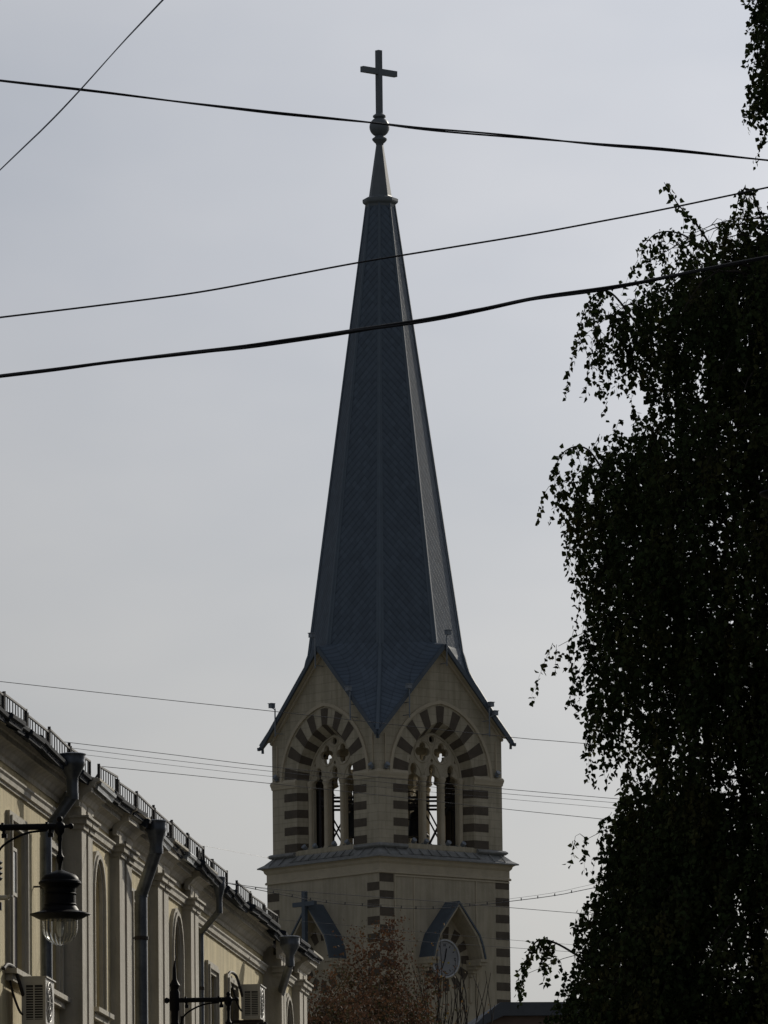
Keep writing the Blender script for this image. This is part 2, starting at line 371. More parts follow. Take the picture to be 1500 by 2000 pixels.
for k in (1, 2, 3): copyrot(bw, k, tower)
# hood mould + imposts + rake trim
mb = MB()
for sg in (-1, 1):
    pts = []
    for i in range(17):
        t_ = i/16; a = archpt(2.66, 3.03, ZSPR+.16*0, t_); b = archpt(2.79, 3.17, ZSPR, t_); pts.append((a, b))
    for i in range(16):
        (a, b), (c, d) = pts[i], pts[i+1]
        vs = [(sg*p[0], -HW-q, p[1]) for p in (a, b, c, d) for q in (0, .07)]
        mb.add(vs, [(1, 3, 7, 5), (0, 1, 5, 4), (2, 6, 7, 3)], 0)
    mb.bar((sg*.06, -HW-.05, rake(0)-.30), (sg*HW, -HW-.05, rake(HW)-.24), .10, .10)
    mb.bar((sg*.06, -HW-.13, rake(0)-.16), (sg*(HW+.05), -HW-.13, rake(HW)-.12), .26, .09)
hm = mb.build('hood_mould', 'trim', tower)
for k in (1, 2, 3): copyrot(hm, k, tower)
def mould(name, prof, u_a, hw, m='trim', mi=0):
    # moulding with profile [(proj, z)] from |u|=u_a to the mitred corner, on both sides
    for sg in (-1, 1):
        n_ = len(prof); mb = MB()
        vs = [(sg*u_a, -hw-p, z) for p, z in prof] + [(sg*(hw+p), -hw-p, z) for p, z in prof]
        mb.add(vs, [(i, i+1, n_+i+1, n_+i) for i in range(n_-1)]+[tuple(range(n_))], mi)
        o = mb.build(name, m, tower)
        for k in (1, 2, 3): copyrot(o, k, tower)
mould('string_course', [(0, 33.14), (.03, 33.16), (.04, 33.24), (.06, 33.30), (.075, 33.38), (.05, 33.46), (0, 33.50)], 1.79, HW)
mould('base_mould', [(0, 30.30), (.09, 30.32), (.16, 30.38), (.16, 30.43), (.09, 30.49), (0, 30.51)], 1.9, HW, 'skirt')
# tracery
def circ(c, r, n=18, ph=0): return [(c[0]+r*math.cos(ph+2*PI*i/n), c[1]+r*math.sin(ph+2*PI*i/n)) for i in range(n)]
def foil(c, n, dist, r, ph):
    pts = []
    for k in range(n):
        a0 = ph+2*PI*k/n; cc = (c[0]+dist*math.cos(a0), c[1]+dist*math.sin(a0))
        for i in range(9):
            a = a0-PI*.58+PI*1.16*i/8; pts.append((cc[0]+r*math.cos(a), cc[1]+r*math.sin(a)))
    return pts
def lancet(cu, hw, z0, zs):
    # straight jambs, two side foils, a cusp, and a round top foil
    R_ = []
    R_ += [(hw, z0), (hw, zs-.22)]
    for i in range(7):
        a = -.5*PI+PI*1.0*i/6; R_.append((hw-.10+.12*math.cos(a), zs-.06+.15*math.sin(a)))
    R_ += [(.12, zs+.16)]
    for i in range(9):
        a = -PI*.28+PI*.78*i/8; R_.append((.17*math.cos(a), zs+.37+.23*math.sin(a)))
    L_ = [(-u, z) for u, z in R_[:-1]][::-1]
    return [(cu+u, z) for u, z in R_+L_]
mb = MB()
LZ = ZSPR-.0
holes = [lancet(c, .365, ZS+.02, LZ) for c in (-1.0, 0, 1.0)]
holes += [foil((-.5, 34.40), 4, .225, .165, 0), foil((.5, 34.40), 4, .225, .165, 0), circ((0, 34.93), .145)]
holes += [[(-.08, 34.05), (0, 33.92), (.08, 34.05), (0, 34.16)] , [(1.19, 34.02), (1.31, 33.98), (1.22, 34.14)], [(-1.31, 33.98), (-1.19, 34.02), (-1.22, 34.14)]]
mb.plate(arch(1.62, 1.94, ZSPR, ZS-.02), holes, lambda u, z: (u, -HW+.53, z), lambda u, z: (u, -HW+.68, z))
def ring2(mb, pts, r, y, closed=True):
    q = [(u, y, z) for u, z in pts]
    if closed: q = q+[q[0], q[1]]
    mb.tube(q, r, 6, cap=not closed)
for c in (-.5, .5): ring2(mb, circ((c, 34.40), .44, 24), .035, -HW+.53)
ring2(mb, circ((0, 34.93), .22, 20), .03, -HW+.53)
for cu in (-1.0, 0, 1.0):
    pa = arch(.44, .66, LZ+.0, LZ-.1, 8)[2:]
    ring2(mb, [(cu+u, z) for u, z in pa], .032, -HW+.53, False)
pa = arch(1.55, 1.84, ZSPR, ZS, 14)[2:]; ring2(mb, pa, .05, -HW+.52, False)
tr_ = smooth_by(mb.build('tracery', 'stone2', tower))
FAR = {0: 0, 1: 0, 2: -.25, 3: .22}
def shiftin(o, k):
    a = -k*PI/2; dy = FAR[k]; o.location = (-dy*math.sin(a), dy*math.cos(a), 0)
for k in (1, 2, 3): shiftin(copyrot(tr_, k, tower), k)
for k, us in ((2, (.66, 2.1)), (3, (-2.1, -.66))):  # boards added inside to block the sky behind the far outer lancets
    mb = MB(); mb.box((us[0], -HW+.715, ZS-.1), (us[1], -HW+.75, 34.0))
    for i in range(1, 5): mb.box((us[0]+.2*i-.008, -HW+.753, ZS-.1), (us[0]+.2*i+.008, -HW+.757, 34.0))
    mb.build('sky_block_board', 'brown', tower, rotz=-k*PI/2)
for cu in (-1.5, -.5, .5, 1.5):
    mb = MB(); rr = .108 if abs(cu) < 1 else .10
    mb.lathe([(rr*1.6, ZS-.08), (rr*1.6, ZS+.05), (rr*1.25, ZS+.10), (rr, ZS+.17), (rr, 33.02), (rr*1.2, 33.05), (rr*1.05, 33.09), (rr*1.15, 33.18), (rr*1.55, 33.28), (rr*1.55, 33.34), (rr*.8, 33.42)], (cu, -HW+.50, 0), 14)
    co = smooth_by(mb.build('mullion_column', 'trim', tower))
    for k in (1, 2, 3): shiftin(copyrot(co, k, tower), k)
# belfry floor and ceiling
mb = MB(); mb.box((-HW+.02, -HW+.02, 30.0), (HW-.02, HW-.02, 30.16)); mb.build('belfry_floor', 'stone2', tower)
mb = MB(); mb.box((-2.62, -2.62, 34.72), (2.62, 2.62, 34.85))
mb.build('belfry_ceiling', 'stone2', tower)
# gable roofs flaring from spire to eaves
def Rsp(z): return .58+(57.5-z)/(57.5-ZA)*(3.15-.58)
corner = [(0, 3.15), (.08, 3.20), (.167, 3.28), (.24, 3.37), (.30, 3.48), (.37, 3.63), (.436, 3.79), (.52, 3.98), (.60, 4.17), (.75, 4.53), (.88, 4.86), (1, 5.16)]
mb = MB()
for k in range(4):
    ck, sk = math.cos(-k*PI/2), math.sin(-k*PI/2)
    rot = lambda p: (p[0]*ck-p[1]*sk, p[0]*sk+p[1]*ck, p[2])
    for sg in (-1, 1):
        rows = []
        zt = ZA+.12; Rt = Rsp(zt)-.004; ct = Rt/math.sqrt(2)
        rows.append([Vector((sg*ct, -ct, zt)).lerp(Vector((0, -Rt, zt)), i/12) for i in range(13)])
        for ri in range(19):
            t_ = ri/18; Rc = float(np.interp(t_, [q[0] for q in corner], [q[1] for q in corner]))
            z = ZA-(ZA-ZE)*t_; c = Rc/math.sqrt(2)
            pc = Vector((sg*c, -c, z)); pr = Vector((sg*HO*t_, -HO, z))
            if ri == 18: pc = pr
            row = []; s_ = min(1, t_/.75); sm_ = 1-(3*s_*s_-2*s_**3)
            for i in range(13):
                f_ = i/12; p = pc.lerp(pr, f_); Rz = max(Rsp(z)+.006, Rsp(z)+.006+(Rc-Rsp(z))*(1-f_)); cc_ = Rz/math.sqrt(2)
                q = Vector((p.x, -(Rz-(Rz-cc_)*min(1.15, abs(p.x)/cc_)), z))
                row.append(p.lerp(q, 0 if i in (0, 12) else sm_*(1-f_**5)))
            rows.append(row)
        for i in range(len(rows)-1):
            for j in range(12):
                q = [rows[i][j], rows[i][j+1], rows[i+1][j+1], rows[i+1][j]]
                if sg > 0: q = q[::-1]
                uvq = [(1.08*(1.11-abs(p.x))-.35*max(0, abs(p.y)-2.9), p.z) for p in q]
                mb.add([rot(p) for p in q], [(0, 1, 2, 3)], 0, uvs=[uvq])
gr = mb.build('gable_roof', ['spire'], tower, smooth=True)
mb = MB()
for sg in (-1, 1):
    a = Vector((0, -HO-.03, ZA-.05)); b = Vector((sg*HO, -HO-.03, ZE-.07))
    for i in range(6):
        p = a.lerp(b, i/6); q = a.lerp(b, (i+1)/6); mb.bar(p, q, .09, .17)
    mb.bar(b, b+Vector((sg*.16, 0, -.02)), .1, .12)
    mb.bar((sg*(HO-.05), -HO+.02, ZE-.05), (sg*(HO-.06), -HO+.02, ZE-.27), .07, .08)
gt = mb.build('rake_edge', 'roofblue', tower)
for k in (1, 2, 3): copyrot(gt, k, tower)
# spire
mb = MB(); NZ = 30; Z0 = ZA-.01
for k in range(8):
    a0 = PI/4*k; a1 = PI/4*(k+1); am = (a0+a1)/2
    wx = math.sin(am+TROT) ; side = 1 if math.cos(am+TROT) > 0 else -1
    for i in range(NZ):
        za = Z0+(57.5-Z0)*i/NZ; zb = Z0+(57.5-Z0)*(i+1)/NZ; ra, rb = Rsp(za), Rsp(zb)
        ha, hb = ra*math.sin(PI/8), rb*math.sin(PI/8)
        vs = [(ra*math.cos(a0), ra*math.sin(a0), za), (ra*math.cos(a1), ra*math.sin(a1), za), (rb*math.cos(a1), rb*math.sin(a1), zb), (rb*math.cos(a0), rb*math.sin(a0), zb)]
        uv = [(-ha, za), (ha, za), (hb, zb), (-hb, zb)]
        if side < 0: uv = [(-u_, v_) for u_, v_ in uv]
        mb.add(vs, [(0, 1, 2, 3)], 0, uvs=[uv])
mb.build('spire', 'spire', tower)
for k in range(8):
    a = PI/4*k; mb = MB(); zz = [ZA-.05, 57.45]
    diag = (k % 2 == 1)
    pts = [(Rsp(z)*math.cos(a), Rsp(z)*math.sin(a), z) for z in zz]
    rr = [.06, .04]
    for sd_ in (-1, 1):
        mq = MB(); N3 = 12; ws = (.17, .06); prev = None
        for i in range(N3+1):
            z = ZA+.02+(57.40-ZA-.12)*i/N3; Rz = Rsp(z)+.018; a2 = a+sd_*PI/4
            v0 = Vector((Rz*math.cos(a), Rz*math.sin(a), z)); v1 = Vector((Rz*math.cos(a2), Rz*math.sin(a2), z)); dq = (v1-v0).normalized()
            wd = ws[0]+(ws[1]-ws[0])*i/N3; cur = (v0, v0+dq*wd)
            if prev: mq.add([prev[0], prev[1], cur[1], cur[0]], [(0, 1, 2, 3)])
            prev = cur
        mq.build('ridge_flashing', 'slate', tower)
    if diag:
        lo = [((Rc+.01)*math.cos(a), (Rc+.01)*math.sin(a), ZA-(ZA-ZE)*t_+.03) for t_, Rc in corner[1:]][::-1]
        pts = lo+pts; rr = [.09]*len(lo)+rr
    mb.tube(pts, rr, 8); smooth_by(mb.build('spire_rib', 'slate', tower))
mb = MB()
mb.lathe([(.60, 57.30), (.62, 57.42), (.72, 57.50), (.74, 57.56), (.74, 57.66), (.66, 57.70), (.50, 57.76)], n=8)
mb.build('collar', 'finial', tower)
mb = MB(); mb.lathe([(.50, 57.74), (.47, 57.80), (.145, 59.98), (.14, 60.02)], n=8); mb.build('upper_spire', 'finial', tower)
mb = MB()
prof = [(.15, 59.95), (.17, 60.02), (.24, 60.08), (.31, 60.17), (.31, 60.22), (.20, 60.30), (.19, 60.34)]
prof += [(.42*math.cos(a), 60.71+.42*math.sin(a)) for a in [R(-62+i*12.4) for i in range(11)]]
prof += [(.21, 61.09), (.27, 61.13), (.27, 61.19), (.19, 61.25), (.12, 61.31), (.02, 61.33)]
mb.lathe(prof, n=28); fin = smooth_by(mb.build('finial', 'finial', tower), 35)
mb = MB(); mb.box((-.105, -.105, 61.25), (.105, .105, 63.95)); mb.box((-.93, -.10, 62.93), (-.1055, .10, 63.17)); mb.box((.1055, -.10, 62.93), (.93, .10, 63.17))
mb.build('cross', 'finial', fin)
# skirt roof
mb = MB()
for k in range(4):
    ck, sk = math.cos(-k*PI/2), math.sin(-k*PI/2)
    rot = lambda p: (p[0]*ck-p[1]*sk, p[0]*sk+p[1]*ck, p[2])
    E0, I0 = 3.80, 3.31
    prof = [(E0, 29.90), (E0, 29.95), (E0-.20, 30.07), (I0, 30.36)]
    for i in range(3):
        (a, za), (b, zb) = prof[i], prof[i+1]
        mb.add([rot(p) for p in [(-a, -a, za), (a, -a, za), (b, -b, zb), (-b, -b, zb)]], [(0, 1, 2, 3)])
    mb.add([rot(p) for p in [(-E0, -E0, 29.90), (E0, -E0, 29.90), (3.3, -3.3, 29.93), (-3.3, -3.3, 29.93)]], [(3, 2, 1, 0)])
    # apron rising to the sill of the opening
    mb.add([rot(p) for p in [(-2.0, -3.62, 30.085), (2.0, -3.62, 30.085), (1.72, -HW+.42, 30.62), (-1.72, -HW+.42, 30.62)]], [(0, 1, 2, 3)])
    mb.add([rot(p) for p in [(-2.0, -3.62, 30.075), (-1.72, -HW+.42, 30.60), (-2.0, -3.34, 30.20)]], [(0, 1, 2)])
    mb.add([rot(p) for p in [(2.0, -3.62, 30.075), (1.72, -HW+.42, 30.60), (2.0, -3.34, 30.20)]], [(0, 2, 1)])
    for i in range(8):
        u = -1.65+i*.47; mb.bar(rot((u*1.08, -3.66, 30.08)), rot((u*.98, -HW+.40, 30.64)), .035, .05)
    for i in (-3.1, -2.5, 2.5, 3.1): mb.bar(rot((i, -3.75, 29.99)), rot((i, -3.36, 30.36)), .03, .04)
mb.build('skirt_roof', 'skirt', tower)
mb = MB()
for z, pr_ in ((0, 0),):
    n_ = 0
prof = [(0, 29.25), (.07, 29.27), (.07, 29.34), (.02, 29.38), (.02, 29.66), (.09, 29.74), (.12, 29.84), (.20, 29.89), (.20, 29.915), (0, 29.93)]
for k in range(4):
    ck, sk = math.cos(-k*PI/2), math.sin(-k*PI/2)
    rot = lambda p: (p[0]*ck-p[1]*sk, p[0]*sk+p[1]*ck, p[2])
    for (a, za), (b, zb) in zip(prof, prof[1:]):
        a += HL; b += HL
        mb.add([rot(p) for p in [(-a, -a, za), (a, -a, za), (b, -b, zb), (-b, -b, zb)]], [(0, 1, 2, 3)])
mb.build('tower_cornice', 'trim', tower)
# lower wall with quoins
for k in range(4):
    mb = MB()
    mb.add([(-HL, -HL, 0), (HL, -HL, 0), (HL, -HL, 29.93), (-HL, -HL, 29.93)], [(0, 1, 2, 3)], 0)
    j = 0; z = 29.24 - (.345 if k % 2 else 0)
    while z > 1:
        for sg in (-1, 1):
            ua, ub = sg*(HL-.75), sg*(HL+e)
            mb.add([(ua, -HL-e, z-.335), (ub, -HL-e, z-.335), (ub, -HL-e, z), (ua, -HL-e, z)], [(0, 1, 2, 3)], 1)
        z -= .69
    mb.build('lower_wall', ['stone2', 'brown'], tower, rotz=-k*PI/2)
# pale conduit frame on the clock side
mb = MB()
mb.box((-2.72, -HL-.04, 29.16), (3.5, -HL-.002, 29.22))
for u, zb in ((-2.72, 18), (-1.70, 18), (1.66, 18)): mb.box((u, -HL-.035, zb), (u+.05, -HL-.003, 29.158))
tag(mb.build('conduit', 'trim', tower), None)
# clock with painted rays and gabled hood
CZ = 25.93
def rays(k, mats_side):
    mb = MB()
    for i in range(12):
        a = R(30*i); r0_, r1_ = .82, 1.30; w0, w1 = .15, .19
        ca_, sa_ = math.cos(a), math.sin(a); pts = []
        for r_, ww in ((r0_, -w0), (r1_, -w1), (r1_, w1), (r0_, w0)):
            pts.append((r_*sa_+ww*ca_, -HL-.008, CZ+r_*ca_-ww*sa_))
        mb.add(pts, [(0, 1, 2, 3)])
    return mb.build('painted_rays', 'brown', tower, rotz=-k*PI/2)
rays(0, 0); rays(1, 0)
def disc(mb, r, y0, y1, n=40, r2=None, mi=0, cz=CZ):
    r2 = r if r2 is None else r2
    vs = [(r*math.sin(2*PI*i/n), y0, cz+r*math.cos(2*PI*i/n)) for i in range(n)]+[(r2*math.sin(2*PI*i/n), y1, cz+r2*math.cos(2*PI*i/n)) for i in range(n)]
    mb.add(vs, [(i, (i+1) % n, n+(i+1) % n, n+i) for i in range(n)]+[tuple(range(n, 2*n))], mi)
mb = MB(); disc(mb, .70, -HL-.01, -HL-.10); dial = mb.build('clock_dial', 'dial', tower, loc=(-.14, 0, 0))
mb = MB()
n = 48
for ra, rb, ya, yb in ((.78, .78, -.01, -.16), (.78, .72, -.16, -.17), (.72, .72, -.17, -.10)):
    vs = [(ra*math.sin(2*PI*i/n), -HL+ya, CZ+ra*math.cos(2*PI*i/n)) for i in range(n)]+[(rb*math.sin(2*PI*i/n), -HL+yb, CZ+rb*math.cos(2*PI*i/n)) for i in range(n)]
    mb.add(vs, [(i, (i+1) % n, n+(i+1) % n, n+i) for i in range(n)])
mb.build('rim', 'ring', dial)
mb = MB()
for i in range(12):
    a = R(30*i); ca_, sa_ = math.cos(a), math.sin(a); offs = (0,) if i % 3 else (-.035, .035)
    for of in offs:
        x0, z0 = .50*sa_+of*ca_, .50*ca_-of*sa_; x1, z1 = .60*sa_+of*ca_, .60*ca_-of*sa_
        mb.bar((x0, -HL-.105, CZ+z0), (x1, -HL-.105, CZ+z1), .028, .008, up=(0, 1, 0))
mb.build('hour_marks', 'black', dial)
mb = MB()
for a, ln, wd in ((R(12), .42, .035), (R(202), .50, .028)):
    mb.bar((-.06*math.sin(a), -HL-.13, CZ-.06*math.cos(a)), (ln*math.sin(a), -HL-.13, CZ+ln*math.cos(a)), wd, .012, up=(0, 1, 0))
mb.build('clock_hands', 'black', dial)
mb = MB()
HP = [(-1.36, 25.92), (-1.07, 26.86), (0, 28.12), (1.07, 26.86), (1.36, 25.92)]; D0, D1 = -HL, -HL-.85
def shell(mb, P0, P1, ya, yb, mi):
    n_ = len(P0)
    for i in range(n_-1):
        a, b, c, d = P0[i], P0[i+1], P1[i+1], P1[i]
        vs = [(q[0], y, q[1]) for y in (ya, yb) for q in (a, b, c, d)]
        mb.add(vs, [(0, 1, 5, 4), (3, 7, 6, 2), (4, 5, 6, 7), (0, 3, 2, 1)], mi)
    for q0, q1 in ((P0[0], P1[0]), (P0[-1], P1[-1])):
        mb.add([(q0[0], ya, q0[1]), (q1[0], ya, q1[1]), (q1[0], yb, q1[1]), (q0[0], yb, q0[1])], [(0, 1, 2, 3)], mi)
off = lambda t_: [(-1.36-t_, 25.92), (-1.23-t_, 26.42+t_*.2), (-1.05-t_*.9, 26.86+t_*.45), (0, 28.12+t_*1.35), (1.05+t_*.9, 26.86+t_*.45), (1.23+t_, 26.42+t_*.2), (1.36+t_, 25.92)]
shell(mb, off(-.10), off(.0), D0, D1, 0)
shell(mb, off(.003), off(.075), D0, D1-.05, 1)
for sg in (-1, 1):
    mb.box((sg*1.31-.20, D1-.04, 25.80), (sg*1.31+.20, D0, 25.915), 0)
    for i in range(5):
        a = 1-i/5; mb.box((sg*1.31-.17*a-.03, D0-.8*a*a-.03, 25.66-.14*i), (sg*1.31+.17*a+.03, D0, 25.798-.14*i-.002*i), 0)
    mb.box((sg*1.31-.08, D0-.09, 24.2), (sg*1.31+.08, D0, 25.095), 0)
hood = mb.build('clock_hood', ['stone2', 'roofblue'], tower)
h2_ = copyrot(hood, 1, tower); h2_.name = 'porch_hood'
mb = MB()
yy = D1-.14
mb.box((-.10, yy-.08, 26.4), (.10, yy+.08, 28.72)); mb.box((-.68, yy-.075, 28.10), (-.1005, yy+.075, 28.28)); mb.box((.1005, yy-.075, 28.10), (.68, yy+.075, 28.28))
mb.build('hood_cross', 'roofblue', tower, rotz=-PI/2)
# conduits rising from the string course
mb = MB()
for u in (-2.98, 3.0):
    mb = MB(); mb.box((u-.025, -HW-.05, 33.5), (u+.025, -HW-.004, 34.95))
    cd = mb.build('conduit', 'trim', tower); copyrot(cd, 1, tower)

# lamps fixed on the tower
def on_tower(k, u, dep, z):
    a = -k*PI/2; x, y = u, -HW+dep; x, y = x*math.cos(a)-y*math.sin(a), x*math.sin(a)+y*math.cos(a)
    c, s = math.cos(TROT), math.sin(TROT)
    return (_c.x + x*c-y*s, AX + x*s+y*c, z)
def flood(k, u, z, h, label, lean=0.0, double=False):
    t_ = empty('floodlight', on_tower(k, u, -.42, z), TROT-k*PI/2, label, 'floodlight', 'floodlights on poles along the gables')
    mb = MB(); mb.tube([(0, 0, 0), (0, 0, h)], .028, 6); mb.bar((0, .40, .12), (0, 0, .12), .03, .03); mb.bar((0, .40, h*.55), (0, 0, h*.55), .03, .03)
    mb.build('pole', 'lightbox', t_)
    for i in range(2 if double else 1):
        mb = MB(); x = -.06+.22*i + lean; zz = h+.10-.34*i
        mb.bar((0, 0, h-.05-.34*i), (x, -.02, zz-.06), .035, .035)
        mb.box((x-.10, -.13, zz-.07), (x+.10, .06, zz+.12)); mb.box((x-.12, -.16, zz+.10), (x+.12, .06, zz+.125))
        mb.build('lamp_head', 'lightbox', t_)
flood(1, -2.62, 35.30, 1.15, 'grey floodlight on a thin pole at the left end of the left gable', -.10)
flood(1, 2.10, 35.55, 1.15, 'grey floodlight on a thin pole on the right slope of the left gable')
flood(1, -.05, 37.85, 1.25, 'small floodlight on a thin pole at the peak of the left gable', -.1)
flood(0, -2.00, 35.60, 1.15, 'grey floodlight on a thin pole on the left slope of the right gable')
flood(0, 2.32, 35.10, 1.20, 'pair of floodlights on one pole at the right end of the right gable', .12, True)
flood(0, .05, 37.85, 1.25, 'small floodlight on a thin pole at the peak of the right gable', .1)
spn = 0
def spot(k, u, dep, z, label):
    global spn
    t_ = empty('spotlight', on_tower(k, u, dep, z), TROT-k*PI/2, label, 'spotlight', 'small spotlights on ledges of the belfry')
    mb = MB(); mb.box((-.11, -.09, .03), (.11, .09, .05)); mb.bar((0, 0, .0), (0, 0, .12), .04, .04); mb.build('bracket', 'lightbox', t_)
    mb = MB(); mb.lathe([(.06, -.10), (.085, -.08), (.11, .08), (.10, .10)], (0, 0, 0), 10); o = mb.build('lamp_head', 'lightbox', t_); o.rotation_euler = (R(50), 0, 0); o.location = (0, -.03, .16)
for k, side in ((0, 'right'), (1, 'left')):
    for u, w_ in ((-2.98, 'left'), (3.0, 'right')): spot(k, u, -.08, 33.48, 'small grey spotlight, %s end of the string course, %s belfry face' % (w_, side))
    for u, w_ in ((-1.42, 'leftmost'), (-.75, 'second from left'), (.45, 'third from left'), (1.25, 'rightmost')):
        spot(k, u, .12, 30.50, 'small grey spotlight on the %s belfry window sill, %s of four' % (side, w_))

# bell frame and bells
mb = MB(); bm_ = MB()
for y in (-.75, .75):
    for x in (-2.80, -1.30, 1.30, 2.72): mb.bar((x, y, 0), (x, y, 3.0), .10, .10)
    for z in (.06, 2.2, 2.55): mb.bar((-2.85, y*1.002, z), (2.77, y*1.002, z), .07, .09)
    for xa, xb in ((-2.75, -1.35), (-1.25, 1.25), (1.35, 2.67)):
        bm_.bar((xa, y, .0), (xb, y, 2.55), .05, .06); bm_.bar((xb, y*1.06, .0), (xa, y*1.06, 2.55), .05, .06)
for x in (-2.80, -1.30, 1.30, 2.72):
    for z in (.12, 2.12): mb.bar((x, -.7, z), (x, .7, z), .07, .07)
bf = mb.build('bell_frame', 'iron', tower, rotz=R(4)-TROT, loc=(0, 0, 30.16)); bm_.build('cross_brace', 'iron', bf)
for x, lab in ((-1.34, 'dark bell hanging in the left half of the belfry'), (1.22, 'dark bell hanging in the right half of the belfry')):
    c_, s_ = math.cos(R(4)), math.sin(R(4))
    b_ = empty('bell', (_c.x+x*c_, AX+x*s_, 31.15), R(4), lab, 'bell', 'bells in the belfry')
    mb = MB(); mb.lathe([(.50, 0), (.50, .05), (.40, .22), (.34, .50), (.32, .80), (.27, .98), (.12, 1.08), (.10, 1.2)], n=28); smooth_by(mb.build('bell_body', 'bell', b_))
    mb = MB(); mb.bar((-.45, 0, 1.28), (.45, 0, 1.28), .16, .18); mb.build('headstock', 'iron', b_)
    mb = MB(); pts = [(.58*math.cos(2*PI*i/32)-(.35 if x > 0 else -.35), -.52, 1.25+.58*math.sin(2*PI*i/32)) for i in range(34)]
    mb.tube(pts, .022, 6, cap=False)
    for i in range(4):
        a = PI/4*i; cx = -(.35 if x > 0 else -.35)
        mb.bar((cx-.57*math.cos(a), -.52-.003*i, 1.25-.57*math.sin(a)), (cx+.57*math.cos(a), -.52-.003*i, 1.25+.57*math.sin(a)), .03, .02, up=(0, 1, 0))
    mb.build('bell_wheel', 'iron', b_)

# =====================================================================
# YELLOW BUILDING on the left
# =====================================================================
bld = empty('yellow_building', (-OFF*ca, OFF*sa, 0), PI/2-FA, 'long pale yellow two storey building with greyish white pilasters and deep cornice', 'building')
def B(s, d, z): return (s, -d, z)
def Sx(px, d, py=1800): return fs(px, py, d)[0]
DB, DP = .16, .28                       # projection of the bay wall and of its pilasters
SA, SB0, SB1, SD0, SD1 = 58.0, 89.6, 101.9, 112.9, 116.75
ZW = 10.95
wins = {'A': [], 'B': [], 'C': [], 'D': []}
# (s0, s1, z0, z1, arched)
def win(px0, px1, pyT, d, arched=False, zs=8.44, pad=0):
    s0, s1 = Sx(px0, d), Sx(px1, d); zt = fs((px0+px1)/2, pyT, d)[1]; return (s0, s1, zs, zt, arched)
wA = [(s-2.86*0, s+1.15, 8.46, 10.12, False) for s in (62.4, 66.3, 70.2, 74.1, 77.9, 81.6, 85.15, 88.15)]
wB = [(91.30, 92.20, 8.46, 10.28, True), (95.15, 96.35, 8.46, 10.12, False), (99.55, 100.5, 8.46, 10.28, True)]
wC = [(103.2+2.05, 103.2+3.0, 8.46, 9.98, False), (107.75, 108.7, 8.46, 9.98, False), (110.3, 111.2, 8.46, 9.98, False)]
wD = [(114.15, 115.05, 8.46, 10.22, True)]
def wloop(w_, g=0.0, n=10):
    s0, s1, z0, z1, ar = w_; s0 -= g; s1 += g; z1 += g; z0 -= 0
    if not ar: return [(s0, z0), (s1, z0), (s1, z1), (s0, z1)]
    r_ = (s1-s0)/2; c = (s0+s1)/2; zc = z1-r_
    return [(s0, z0), (s1, z0)]+[(c+r_*math.cos(PI*i/n), zc+r_*math.sin(PI*i/n)) for i in range(n+1)]
def wall(s0, s1, d, wl):
    mb = MB()
    mb.plate([(s0, 0), (s1, 0), (s1, ZW), (s0, ZW)], [wloop(w_) for w_ in wl], lambda s, z: B(s, d, z), lambda s, z: B(s, d-.32, z))
    return mb.build('wall', 'yellow', bld)
wall(SA, SB0, 0, wA); wall(SB0+.004, SB1-.004, DB, wB); wall(SB1, SD0, 0, wC); wall(SD0+.004, SD1, DB, wD)
mb = MB(); mb.box((SA, .35, 0), (SD1-.02, 12, ZW)); mb.build('rear_wall', 'yellow', bld)
